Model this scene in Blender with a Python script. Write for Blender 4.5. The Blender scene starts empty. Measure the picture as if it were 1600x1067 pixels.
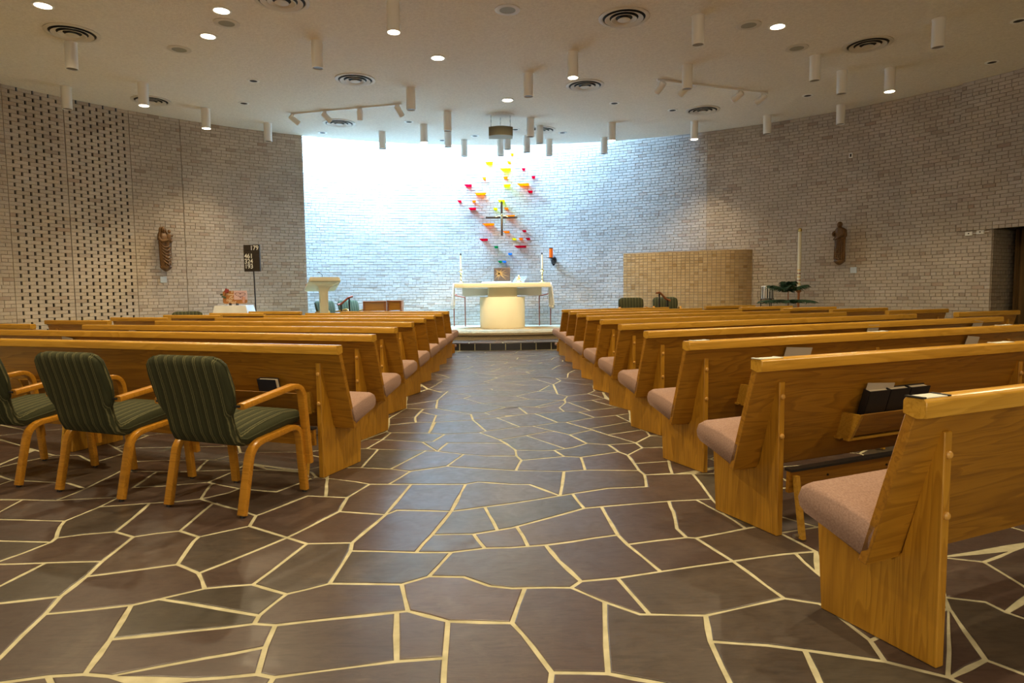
import bpy, bmesh, math, random
from math import sin, cos, pi, radians, sqrt, atan2, hypot
from mathutils import Vector, Matrix
random.seed(11)
SC = bpy.context.scene
COL = SC.collection

# ------------------------------------------------------------------ camera
CAM_F, CAM_P, CAM_R, CAM_Y, CAM_H = 1009.1, .0759, .0115, .032, 1.18   # focal length in px of a 1600 px frame, pitch, roll, yaw, height
CF = Vector((sin(CAM_Y)*cos(CAM_P), cos(CAM_Y)*cos(CAM_P), -sin(CAM_P)))
_r0 = Vector((cos(CAM_Y), -sin(CAM_Y), 0)); _u0 = _r0.cross(CF)
CR = _r0*cos(CAM_R) - _u0*sin(CAM_R); CU = _u0*cos(CAM_R) + _r0*sin(CAM_R)
cam_data = bpy.data.cameras.new('camera'); cam = bpy.data.objects.new('camera', cam_data); COL.objects.link(cam)
cam_data.sensor_width = 36; cam_data.lens = CAM_F/1600*36; cam_data.clip_start = .05; cam_data.clip_end = 200
cam.matrix_world = Matrix(((CR.x, CU.x, -CF.x, 0), (CR.y, CU.y, -CF.y, 0), (CR.z, CU.z, -CF.z, CAM_H), (0, 0, 0, 1)))
SC.camera = cam

# ------------------------------------------------------------------ world, exposure, daylight
world = bpy.data.worlds.new('sky'); SC.world = world; world.use_nodes = True
world.node_tree.nodes['Background'].inputs[0].default_value = (.55, .75, 1, 1)
world.node_tree.nodes['Background'].inputs[1].default_value = 1.0
SC.view_settings.view_transform = 'Standard'; SC.view_settings.look = 'None'
SC.view_settings.exposure = 0.12; SC.view_settings.gamma = 1.0; SC.view_settings.use_curve_mapping = False
try:
    SC.cycles.use_denoising = True; SC.cycles.max_bounces = 8; SC.cycles.diffuse_bounces = 5; SC.cycles.transparent_max_bounces = 12
    SC.cycles.sample_clamp_indirect = 8.0; SC.cycles.caustics_reflective = False; SC.cycles.caustics_refractive = False
except Exception: pass

H = 4.9                                   # ceiling
RC = Vector((.178, 6.594)); RR = 10.107   # the round room
WC = Vector((-.86, 7.72)); WR = 9.75      # the sanctuary wall's arc
SKY_TOP = 6.5
WARM = (1.0, .79, .48)
LAMP_W = 225.0
SKY_W = 720.0
def area_light(name, loc, size_x, size_y, rot, energy, color):
    d = bpy.data.lights.new(name, 'AREA'); d.shape = 'RECTANGLE'; d.size = size_x; d.size_y = size_y; d.energy = energy; d.color = color
    o = bpy.data.objects.new(name, d); COL.objects.link(o); o.location = loc; o.rotation_euler = rot; return o
# daylight falling through the roof glazing over the slot between the ceiling's edge and the sanctuary wall
for a0, a1, w in ((114, 106, 1.15), (106, 98, 1.0), (98, 90, .85), (90, 81, .65), (81, 72, .45), (72, 65, .26)):
    am = radians((a0+a1)/2); p = WC + Vector((cos(am), sin(am)))*(WR - w/2 - .03)
    L = WR*radians(a0-a1)
    area_light('skylight_daylight', (p.x, p.y, SKY_TOP-.12), L, w*.85, (0, 0, am+pi/2), SKY_W*L*w, (.27, .57, 1.0))
# unseen warm fill added behind the camera to brighten what faces it
area_light('rear_fill', (0.3, -3.1, 2.2), 6.0, 2.6, (radians(84), 0, 0), 150, (1.0, .88, .70))

# ------------------------------------------------------------------ helpers
def ray(px, py): return CF + CR*((px-800)/CAM_F) - CU*((py-533.5)/CAM_F)
def atz(px, py, z):
    d = ray(px, py); t = (z-CAM_H)/d.z; return Vector((d.x*t, d.y*t, z))
def aty(px, py, Y):
    d = ray(px, py); t = Y/d.y; return Vector((d.x*t, Y, CAM_H+d.z*t))
def oncirc(px, py, c=RC, R=RR):
    d = ray(px, py); a = d.x*d.x+d.y*d.y; b = -2*(d.x*c.x+d.y*c.y); k = c.x**2+c.y**2-R*R
    t = (-b+sqrt(b*b-4*a*k))/(2*a); return Vector((d.x*t, d.y*t, CAM_H+d.z*t))
def project(p):
    v = Vector(p)-Vector((0, 0, CAM_H)); k = v.dot(CF)
    return (800+CAM_F*v.dot(CR)/k, 533.5-CAM_F*v.dot(CU)/k, k)

def link(o, parent=None):
    COL.objects.link(o)
    if parent is not None: o.parent = parent
    return o
def thing(name, label, cat, loc=(0, 0, 0), rz=0, group=None):
    o = bpy.data.objects.new(name, None); o.empty_display_size = .1; COL.objects.link(o)
    o.location = loc; o.rotation_euler = (0, 0, rz); o['label'] = label; o['category'] = cat
    if group: o['group'] = group
    return o
def tag(o, label, cat, group=None):
    o['label'] = label; o['category'] = cat
    if group: o['group'] = group
    return o
def struct(o, label=None):
    o['kind'] = 'structure'
    if label: o['label'] = label
    return o

class MB:
    def __init__(s): s.v = []; s.f = []; s.sm = []
    def add(s, vs, fs, smooth=False):
        b = len(s.v); s.v += [tuple(v) for v in vs]; s.f += [tuple(i+b for i in f) for f in fs]; s.sm += [smooth]*len(fs); return s
    def box(s, x0, x1, y0, y1, z0, z1, M=None):
        vs = [Vector(p) for p in ((x0,y0,z0),(x1,y0,z0),(x1,y1,z0),(x0,y1,z0),(x0,y0,z1),(x1,y0,z1),(x1,y1,z1),(x0,y1,z1))]
        if M is not None: vs = [M @ v for v in vs]
        return s.add(vs, [(0,3,2,1),(4,5,6,7),(0,1,5,4),(1,2,6,5),(2,3,7,6),(3,0,4,7)])
    def prism(s, poly, a0, a1, fn, flip=False):
        """poly of 2-D points swept from a0 to a1; fn(a, p) -> 3-D point"""
        n = len(poly); vs = [fn(a0, p) for p in poly]+[fn(a1, p) for p in poly]
        fs = [tuple(range(n))[::-1], tuple(range(n, 2*n))]+[(i, (i+1) % n, (i+1) % n+n, i+n) for i in range(n)]
        return s.add(vs, fs)
    def lathe(s, prof, n=24, c=(0, 0, 0), M=None, cap=True, sx=1, sy=1):
        vs = []; fs = []; m = len(prof)
        for r, z in prof:
            for k in range(n):
                a = 2*pi*k/n; vs.append(Vector((c[0]+r*sx*cos(a), c[1]+r*sy*sin(a), c[2]+z)))
        if M is not None: vs = [M @ v for v in vs]
        for i in range(m-1):
            for k in range(n): fs.append((i*n+k, i*n+(k+1) % n, (i+1)*n+(k+1) % n, (i+1)*n+k))
        if cap: fs.append(tuple(range(n))[::-1]); fs.append(tuple(range((m-1)*n, m*n)))
        return s.add(vs, fs, True)
    def sweep(s, path, sect, up=Vector((0, 0, 1)), closed_sect=True, smooth=True, scale=None):
        """path: list of Vector; sect: list of (a, b) in the frame (side, normal)"""
        path = [Vector(p) for p in path]; n = len(sect); vs = []
        for i, p in enumerate(path):
            t = (path[min(i+1, len(path)-1)]-path[max(i-1, 0)]).normalized()
            side = t.cross(up)
            if side.length < 1e-4: side = t.cross(Vector((1, 0, 0)))
            side.normalize(); nor = side.cross(t).normalized()
            k = scale[i] if scale else 1
            for a, b in sect: vs.append(p+side*a*k+nor*b*k)
        fs = [tuple(range(n))[::-1], tuple(range((len(path)-1)*n, len(path)*n))]
        for i in range(len(path)-1):
            for k in range(n): fs.append((i*n+k, i*n+(k+1) % n, (i+1)*n+(k+1) % n, (i+1)*n+k))
        return s.add(vs, fs, smooth)
    def tube(s, path, r, n=8, up=Vector((0, 0, 1)), scale=None):
        return s.sweep(path, [(r*cos(2*pi*k/n), r*sin(2*pi*k/n)) for k in range(n)], up, scale=scale)
    def ball(s, c, r, n=12, m=8, sx=1, sy=1, sz=1):
        prof = [(max(1e-4, r*sin(pi*i/m)), -r*cos(pi*i/m)*sz) for i in range(m+1)]
        return s.lathe(prof, n, c, cap=True, sx=sx, sy=sy)
    def mesh(s, name, mat, bevel=0, segs=2, autosmooth=35):
        me = bpy.data.meshes.new(name); me.from_pydata(s.v, [], s.f)
        me.polygons.foreach_set('use_smooth', s.sm)
        bm = bmesh.new(); bm.from_mesh(me); bmesh.ops.recalc_face_normals(bm, faces=bm.faces)
        if bevel:
            es = [e for e in bm.edges if len(e.link_faces) == 2 and e.calc_face_angle(0) > radians(30)]
            bmesh.ops.bevel(bm, geom=es, offset=bevel, segments=segs, profile=.5, affect='EDGES', clamp_overlap=True)
            for f in bm.faces: f.smooth = True
        if bevel or any(s.sm):
            for e in bm.edges:
                if len(e.link_faces) == 2 and e.calc_face_angle(0) > radians(autosmooth): e.smooth = False
        bm.to_mesh(me); bm.free(); me.materials.append(mat); return me
    def obj(s, name, mat, parent=None, bevel=0, segs=2, **k):
        return link(bpy.data.objects.new(name, s.mesh(name, mat, bevel, segs, **k)), parent)
def rrect(hw, hh, r, n=3):
    out = []
    for cx, cy, a0 in ((hw-r, hh-r, 0), (-hw+r, hh-r, 90), (-hw+r, -hh+r, 180), (hw-r, -hh+r, 270)):
        for k in range(n+1):
            a = radians(a0+90*k/n); out.append((cx+r*cos(a), cy+r*sin(a)))
    return out
def bend(pts, r, n=5):
    """polyline with rounded corners"""
    P = [Vector(p) for p in pts]; out = [P[0]]
    for i in range(1, len(P)-1):
        a = (P[i-1]-P[i]); b = (P[i+1]-P[i]); rr = min(r, a.length*.49, b.length*.49); A = P[i]+a.normalized()*rr; B = P[i]+b.normalized()*rr
        for k in range(n+1):
            t = k/n; out.append(A*(1-t)**2+P[i]*2*t*(1-t)+B*t*t)
    return out+[P[-1]]
def copy_tree(o, parent=None):
    c = o.copy(); COL.objects.link(c); c.parent = parent
    for ch in o.children: copy_tree(ch, c)
    return c

# ------------------------------------------------------------------ materials
def mat(name, color=(.8, .8, .8), rough=.5, metal=0, spec=.5, build=None, emit=None, estr=0):
    m = bpy.data.materials.new(name); m.use_nodes = True; nt = m.node_tree; b = nt.nodes['Principled BSDF']
    b.inputs['Base Color'].default_value = (*color, 1); b.inputs['Roughness'].default_value = rough; b.inputs['Metallic'].default_value = metal
    b.inputs['Specular IOR Level'].default_value = spec
    if emit: b.inputs['Emission Color'].default_value = (*emit, 1); b.inputs['Emission Strength'].default_value = estr
    if build: build(nt, b)
    return m
def N(nt, t, **k):
    n = nt.nodes.new(t)
    for a, v in k.items():
        if a in n.bl_rna.properties.keys(): setattr(n, a, v)
    return n
def ramp(nt, stops, interp='LINEAR'):
    n = nt.nodes.new('ShaderNodeValToRGB'); cr = n.color_ramp; cr.interpolation = interp
    while len(cr.elements) < len(stops): cr.elements.new(.5)
    for e, (p, c) in zip(cr.elements, stops): e.position = p; e.color = (*c, 1)
    return n
def objcoord(nt, scale=(1, 1, 1), jitter=True):
    tc = N(nt, 'ShaderNodeTexCoord'); mp = N(nt, 'ShaderNodeMapping'); mp.inputs['Scale'].default_value = scale
    nt.links.new(tc.outputs['Object'], mp.inputs['Vector'])
    if jitter:
        oi = N(nt, 'ShaderNodeObjectInfo'); mu = N(nt, 'ShaderNodeMath', operation='MULTIPLY'); mu.inputs[1].default_value = 37.0
        nt.links.new(oi.outputs['Random'], mu.inputs[0]); nt.links.new(mu.outputs[0], mp.inputs['Location'])
    return mp
def noise(nt, vec, scale, detail=4, rough=.55, dist=0):
    n = N(nt, 'ShaderNodeTexNoise'); n.inputs['Scale'].default_value = scale; n.inputs['Detail'].default_value = detail
    n.inputs['Roughness'].default_value = rough; n.inputs['Distortion'].default_value = dist
    if vec is not None: nt.links.new(vec.outputs[0], n.inputs['Vector'])
    return n
def mixc(nt, a, b, fac, mode='MIX'):
    m = N(nt, 'ShaderNodeMix'); m.data_type = 'RGBA'; m.blend_type = mode
    for s, v in ((0, fac), (6, a), (7, b)):
        if hasattr(v, 'node'): nt.links.new(v, m.inputs[s])
        elif s == 0: m.inputs[0].default_value = v
        else: m.inputs[s].default_value = (*v, 1)
    return m.outputs[2]
def bump(nt, b, h, strength=.2, dist=.01):
    bp = N(nt, 'ShaderNodeBump'); bp.inputs['Strength'].default_value = strength; bp.inputs['Distance'].default_value = dist
    nt.links.new(h, bp.inputs['Height']); nt.links.new(bp.outputs[0], b.inputs['Normal'])
def piece_random(nt):
    """a number for each brick, whether it is an object of its own or an island of a joined mesh"""
    g = N(nt, 'ShaderNodeNewGeometry'); oi = N(nt, 'ShaderNodeObjectInfo')
    a = N(nt, 'ShaderNodeMath', operation='ADD'); f = N(nt, 'ShaderNodeMath', operation='FRACT')
    nt.links.new(g.outputs['Random Per Island'], a.inputs[0]); nt.links.new(oi.outputs['Random'], a.inputs[1]); nt.links.new(a.outputs[0], f.inputs[0])
    return f.outputs[0]
def wood(name, c0, c1, c2, rough=.38, grain=1.0, axis='X'):
    def bld(nt, b):
        sc = {'X': (.55, 5.5, 5.5), 'Z': (5.5, 5.5, .55), 'Y': (5.5, .55, 5.5)}[axis]
        mp = objcoord(nt, tuple(s*grain for s in sc))
        n1 = noise(nt, mp, 1.1, 3, .5, .6)
        mu = N(nt, 'ShaderNodeMath', operation='MULTIPLY'); mu.inputs[1].default_value = 13.0; nt.links.new(n1.outputs[0], mu.inputs[0])
        fr = N(nt, 'ShaderNodeMath', operation='FRACT'); nt.links.new(mu.outputs[0], fr.inputs[0])          # growth rings cut by the board's face
        r = ramp(nt, [(0, c2), (.55, c1), (.88, c0), (1, c1)]); nt.links.new(fr.outputs[0], r.inputs[0])
        mp2 = objcoord(nt, tuple(s*grain*(9 if s > 1 else 2.2) for s in sc)); n2 = noise(nt, mp2, 2.5, 3, .6)
        n3 = noise(nt, mp, .6, 2, .5)
        base = mixc(nt, c1, c2, .5); nt.links.new(n3.outputs[0], base.node.inputs[0])
        o0 = mixc(nt, base, (1, 1, 1), .55); nt.links.new(r.outputs[0], o0.node.inputs[7])
        o = mixc(nt, o0, (c0[0]*.6, c0[1]*.6, c0[2]*.6), 0)
        rr = ramp(nt, [(.52, (0, 0, 0)), (.75, (.5, .5, .5))]); nt.links.new(n2.outputs[0], rr.inputs[0])
        nt.links.new(rr.outputs[0], o.node.inputs[0]); nt.links.new(o, b.inputs['Base Color'])
        bump(nt, b, n2.outputs[0], .05, .003)
    return mat(name, c1, rough, build=bld)
M = {}
M['oak'] = wood('oak', (.20, .078, .006), (.34, .148, .011), (.42, .195, .017))
M['oak_upright'] = wood('oak_upright', (.31, .132, .009), (.46, .215, .016), (.54, .27, .024), axis='Z')
M['oak_edge'] = wood('oak_edge', (.40, .195, .018), (.51, .265, .028), (.58, .315, .040), rough=.26)
M['beech'] = wood('beech', (.36, .145, .010), (.46, .195, .015), (.54, .245, .022), rough=.28)
M['brown_wood'] = wood('brown_wood', (.22, .075, .022), (.30, .105, .032), (.36, .13, .04))
M['button'] = mat('button', (.62, .33, .07), .35)
def _slate(nt, b):
    pr = piece_random(nt); r = ramp(nt, [(0, (.064, .044, .038)), (.3, (.084, .055, .044)), (.55, (.071, .051, .043)), (.8, (.066, .057, .042)), (1, (.096, .060, .047))])
    nt.links.new(pr, r.inputs[0])
    tc = N(nt, 'ShaderNodeTexCoord'); ge = N(nt, 'ShaderNodeNewGeometry')
    n1 = N(nt, 'ShaderNodeTexNoise'); n1.inputs['Scale'].default_value = 2.2; n1.inputs['Detail'].default_value = 8; n1.inputs['Roughness'].default_value = .68; n1.inputs['Distortion'].default_value = 1.0
    nt.links.new(ge.outputs['Position'], n1.inputs['Vector'])
    o = mixc(nt, r.outputs[0], (.15, .115, .085), 0)
    rr = ramp(nt, [(.50, (0, 0, 0)), (.85, (.75, .75, .75))]); nt.links.new(n1.outputs[0], rr.inputs[0]); nt.links.new(rr.outputs[0], o.node.inputs[0])
    mpS = N(nt, 'ShaderNodeMapping'); mpS.inputs['Rotation'].default_value = (0, 0, .6); mpS.inputs['Scale'].default_value = (3, 16, 1); nt.links.new(ge.outputs['Position'], mpS.inputs['Vector'])
    nS = noise(nt, mpS, 2.4, 6, .7, 1.8); rS = ramp(nt, [(.36, (.72, .72, .72)), (.52, (1, 1, 1)), (.66, (1.12, 1.1, 1.08)), (.72, (1.7, 1.65, 1.55))]); nt.links.new(nS.outputs[0], rS.inputs[0])
    o = mixc(nt, o, (1, 1, 1), 1.0, 'MULTIPLY'); nt.links.new(rS.outputs[0], o.node.inputs[7])
    n3 = N(nt, 'ShaderNodeTexNoise'); n3.inputs['Scale'].default_value = 1.7; n3.inputs['Detail'].default_value = 3
    nt.links.new(ge.outputs['Position'], n3.inputs['Vector'])
    o2 = mixc(nt, o, (.15, .19, .14), 0); r3 = ramp(nt, [(.71, (0, 0, 0)), (.76, (.6, .6, .6))]); nt.links.new(n3.outputs[0], r3.inputs[0]); nt.links.new(r3.outputs[0], o2.node.inputs[0])
    nt.links.new(o2, b.inputs['Base Color'])
    n2 = N(nt, 'ShaderNodeTexNoise'); n2.inputs['Scale'].default_value = 9; n2.inputs['Detail'].default_value = 6; n2.inputs['Distortion'].default_value = 1.5
    nt.links.new(ge.outputs['Position'], n2.inputs['Vector'])
    r2 = ramp(nt, [(.3, (.30, .30, .30)), (.75, (.44, .44, .44))]); nt.links.new(n2.outputs[0], r2.inputs[0]); nt.links.new(r2.outputs[0], b.inputs['Roughness'])
    bump(nt, b, n2.outputs[0], .06, .003)
M['slate'] = mat('slate', (.08, .06, .055), .4, build=_slate)
def _grout(nt, b):
    ge = N(nt, 'ShaderNodeNewGeometry'); n = N(nt, 'ShaderNodeTexNoise'); n.inputs['Scale'].default_value = 14; n.inputs['Detail'].default_value = 5
    nt.links.new(ge.outputs['Position'], n.inputs['Vector']); r = ramp(nt, [(.3, (.42, .38, .225)), (.7, (.60, .555, .36))]); nt.links.new(n.outputs[0], r.inputs[0]); nt.links.new(r.outputs[0], b.inputs['Base Color'])
    bump(nt, b, n.outputs[0], .2, .004)
M['grout'] = mat('grout', (.5, .44, .28), .85, build=_grout)
def brickmat(name, stops, speck=.32):
    def bld(nt, b):
        pr = piece_random(nt); r = ramp(nt, stops); nt.links.new(pr, r.inputs[0])
        ge = N(nt, 'ShaderNodeNewGeometry')
        n = N(nt, 'ShaderNodeTexNoise'); n.inputs['Scale'].default_value = 45; n.inputs['Detail'].default_value = 5; n.inputs['Roughness'].default_value = .7
        nt.links.new(ge.outputs['Position'], n.inputs['Vector'])
        rr = ramp(nt, [(.46, (0, 0, 0)), (.72, (speck, speck, speck))]); nt.links.new(n.outputs[0], rr.inputs[0])
        o = mixc(nt, r.outputs[0], (.20, .145, .10), 0); nt.links.new(rr.outputs[0], o.node.inputs[0])
        n2 = N(nt, 'ShaderNodeTexNoise'); n2.inputs['Scale'].default_value = .9; n2.inputs['Detail'].default_value = 3
        nt.links.new(ge.outputs['Position'], n2.inputs['Vector']); r2 = ramp(nt, [(.35, (.86, .84, .82)), (.65, (1.06, 1.05, 1.04))]); nt.links.new(n2.outputs[0], r2.inputs[0])
        o2 = mixc(nt, o, (1, 1, 1), 1.0, 'MULTIPLY'); nt.links.new(r2.outputs[0], o2.node.inputs[7])
        nt.links.new(o2, b.inputs['Base Color']); bump(nt, b, n.outputs[0], .5, .006)
    return mat(name, stops[1][1], .8, build=bld)
M['brick'] = brickmat('brick', [(0, (.36, .29, .23)), (.06, (.465, .40, .33)), (.5, (.50, .435, .365)), (.95, (.535, .468, .395)), (1, (.40, .305, .235))])
M['tan_brick'] = brickmat('tan_brick', [(0, (.42, .28, .12)), (.06, (.52, .37, .19)), (.5, (.56, .41, .22)), (.95, (.61, .455, .255)), (1, (.42, .28, .12))], .3)
M['mortar'] = mat('mortar', (.28, .23, .18), .9)
M['hole_dark'] = mat('hole_dark', (.012, .009, .007), .95)  # near-black backing paints the darkness inside the screens' open joints
def _far_brick(nt, b):
    tc = N(nt, 'ShaderNodeTexCoord'); t = N(nt, 'ShaderNodeTexBrick'); t.inputs['Scale'].default_value = 1; t.inputs['Brick Width'].default_value = .2; t.inputs['Row Height'].default_value = .067
    t.inputs['Mortar Size'].default_value = .006; t.inputs['Color1'].default_value = (.42, .36, .30, 1); t.inputs['Color2'].default_value = (.47, .40, .33, 1); t.inputs['Mortar'].default_value = (.25, .205, .16, 1)
    nt.links.new(tc.outputs['UV'], t.inputs['Vector']); nt.links.new(t.outputs['Color'], b.inputs['Base Color'])
M['brick_surface'] = mat('brick_surface', (.42, .36, .3), .85, build=_far_brick)
def _ceil(nt, b):
    ge = N(nt, 'ShaderNodeNewGeometry'); n = N(nt, 'ShaderNodeTexNoise'); n.inputs['Scale'].default_value = 26; n.inputs['Detail'].default_value = 4; n.inputs['Roughness'].default_value = .7
    nt.links.new(ge.outputs['Position'], n.inputs['Vector']); r = ramp(nt, [(.3, (.68, .63, .56)), (.7, (.82, .77, .69))]); nt.links.new(n.outputs[0], r.inputs[0]); nt.links.new(r.outputs[0], b.inputs['Base Color'])
    bump(nt, b, n.outputs[0], .5, .012)
M['ceiling'] = mat('ceiling', (.68, .62, .54), .9, build=_ceil)
M['white_paint'] = mat('white_paint', (.84, .83, .80), .45)
M['vent_paint'] = mat('vent_paint', (.62, .57, .50), .5)
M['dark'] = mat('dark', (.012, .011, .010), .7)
M['black'] = mat('black', (.016, .015, .015), .45)
M['lamp_glow'] = mat('lamp_glow', (1, .95, .85), .5, emit=(1, .86, .62), estr=14)
M['lens_off'] = mat('lens_off', (.16, .145, .125), .3)
def _fabric_green(nt, b):
    tc = N(nt, 'ShaderNodeTexCoord'); sp = N(nt, 'ShaderNodeSeparateXYZ'); nt.links.new(tc.outputs['Object'], sp.inputs[0])
    w = N(nt, 'ShaderNodeMath', operation='MULTIPLY'); w.inputs[1].default_value = 15.0; nt.links.new(sp.outputs['X'], w.inputs[0])
    n = noise(nt, None, 60, 3); nt.links.new(tc.outputs['Object'], n.inputs['Vector'])
    ad = N(nt, 'ShaderNodeMath', operation='MULTIPLY_ADD'); ad.inputs[1].default_value = .12; nt.links.new(n.outputs[0], ad.inputs[0]); nt.links.new(w.outputs[0], ad.inputs[2])
    fr = N(nt, 'ShaderNodeMath', operation='FRACT'); nt.links.new(ad.outputs[0], fr.inputs[0])
    g = (.036, .038, .016); g2 = (.048, .050, .022); l = (.17, .155, .068)
    r = ramp(nt, [(0, g), (.30, g), (.36, l), (.42, g2), (.5, g2), (.56, l), (.60, g), (.85, g2)], 'LINEAR'); nt.links.new(fr.outputs[0], r.inputs[0])
    nt.links.new(r.outputs[0], b.inputs['Base Color']); bump(nt, b, n.outputs[0], .25, .003)
M['green_fabric'] = mat('green_fabric', (.06, .07, .03), .9, spec=.2, build=_fabric_green)
def _cushion(nt, b):
    tc = N(nt, 'ShaderNodeTexCoord'); n = noise(nt, None, 130, 3, .7); nt.links.new(tc.outputs['Object'], n.inputs['Vector'])
    r = ramp(nt, [(.3, (.27, .165, .125)), (.7, (.39, .26, .205))]); nt.links.new(n.outputs[0], r.inputs[0]); nt.links.new(r.outputs[0], b.inputs['Base Color']); bump(nt, b, n.outputs[0], .3, .003)
M['cushion'] = mat('cushion', (.37, .21, .16), .95, spec=.15, build=_cushion)
def _carpet(nt, b):
    ge = N(nt, 'ShaderNodeNewGeometry'); n = N(nt, 'ShaderNodeTexNoise'); n.inputs['Scale'].default_value = 70; n.inputs['Detail'].default_value = 4
    nt.links.new(ge.outputs['Position'], n.inputs['Vector']); r = ramp(nt, [(.3, (.33, .26, .15)), (.7, (.48, .39, .25))]); nt.links.new(n.outputs[0], r.inputs[0]); nt.links.new(r.outputs[0], b.inputs['Base Color']); bump(nt, b, n.outputs[0], .6, .01)
M['carpet'] = mat('carpet', (.4, .32, .2), .95, spec=.1, build=_carpet)
M['riser_tile'] = mat('riser_tile', (.022, .021, .022), .3)
M['cream_stone'] = mat('cream_stone', (.68, .62, .44), .6)
M['white_cloth'] = mat('white_cloth', (.78, .78, .76), .9, spec=.2)
M['brass'] = mat('brass', (.72, .52, .18), .25, 1)
M['gold'] = mat('gold', (.82, .50, .16), .3, 1)
M['copper'] = mat('copper', (.30, .085, .045), .4, .6)
M['bronze'] = mat('bronze', (.16, .10, .065), .4, .8)
M['dark_metal'] = mat('dark_metal', (.035, .028, .024), .5, .6)
M['steel'] = mat('steel', (.5, .5, .48), .35, 1)
M['wax'] = mat('wax', (.82, .76, .58), .5)
M['cross_wood'] = wood('cross_wood', (.055, .022, .010), (.09, .035, .015), (.12, .05, .02), axis='Z')
def _carved(nt, b):
    mp = objcoord(nt, (1, 1, .35)); n = noise(nt, mp, 22, 5, .6); r = ramp(nt, [(.3, (.075, .034, .009)), (.7, (.20, .098, .027))]); nt.links.new(n.outputs[0], r.inputs[0]); nt.links.new(r.outputs[0], b.inputs['Base Color'])
M['carved_wood'] = mat('carved_wood', (.18, .09, .028), .5, build=_carved)
M['plaque'] = mat('plaque', (.55, .62, .68), .4)
M['paper'] = mat('paper', (.50, .44, .34), .9)
M['card'] = mat('card', (.70, .70, .60), .6)
M['pages'] = mat('pages', (.68, .60, .44), .9)
M['book_black'] = mat('book_black', (.014, .013, .014), .5)
M['book_blue'] = mat('book_blue', (.012, .017, .030), .5)
M['sign_brown'] = mat('sign_brown', (.032, .022, .015), .5)
M['numeral'] = mat('numeral', (.80, .80, .74), .6)
M['speaker_cloth'] = mat('speaker_cloth', (.13, .115, .075), .9)
M['speaker_body'] = mat('speaker_body', (.30, .29, .23), .6)
M['curtain'] = mat('curtain', (.14, .085, .035), .95, spec=.1)
M['leaf'] = mat('leaf', (.012, .045, .018), .6)
M['leaf_light'] = mat('leaf_light', (.05, .075, .03), .6)
M['pot'] = mat('pot', (.16, .075, .04), .7)
M['orange_board'] = mat('orange_board', (.42, .17, .045), .7)
M['pink_card'] = mat('pink_card', (.66, .45, .44), .7)
M['rose'] = mat('rose', (.30, .045, .035), .7)
M['ink_cream'] = mat('ink_cream', (.80, .68, .46), .7)
M['bead'] = mat('bead', (.13, .05, .055), .5)
M['hand_pink'] = mat('hand_pink', (.60, .30, .20), .7)
def glass(name, c, t=.82):
    m = bpy.data.materials.new(name); m.use_nodes = True; nt = m.node_tree; nt.nodes.clear()
    out = N(nt, 'ShaderNodeOutputMaterial'); tr = N(nt, 'ShaderNodeBsdfTransparent'); tr.inputs[0].default_value = (*c, 1)
    tl = N(nt, 'ShaderNodeBsdfTranslucent'); tl.inputs[0].default_value = (*c, 1); mx = N(nt, 'ShaderNodeMixShader'); mx.inputs[0].default_value = 1-t
    nt.links.new(tr.outputs[0], mx.inputs[1]); nt.links.new(tl.outputs[0], mx.inputs[2]); nt.links.new(mx.outputs[0], out.inputs[0]); return m
GL = {'r': glass('crimson_glass', (.62, .02, .09)), 'o': glass('orange_glass', (.95, .34, .02)), 'y': glass('yellow_glass', (.85, .80, .04)),
      'g': glass('green_glass', (.03, .42, .18)), 'b': glass('blue_glass', (.10, .38, .70)), 'p': glass('peach_glass', (1, .66, .42))}
M['amber_glass'] = mat('amber_glass', (.50, .07, .006), .15, emit=(1, .20, .01), estr=.35)
M['acrylic'] = glass('acrylic', (.96, .93, .90), .8)
M['skylight_glass'] = glass('skylight_glass', (.95, .97, 1), .9)
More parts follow.
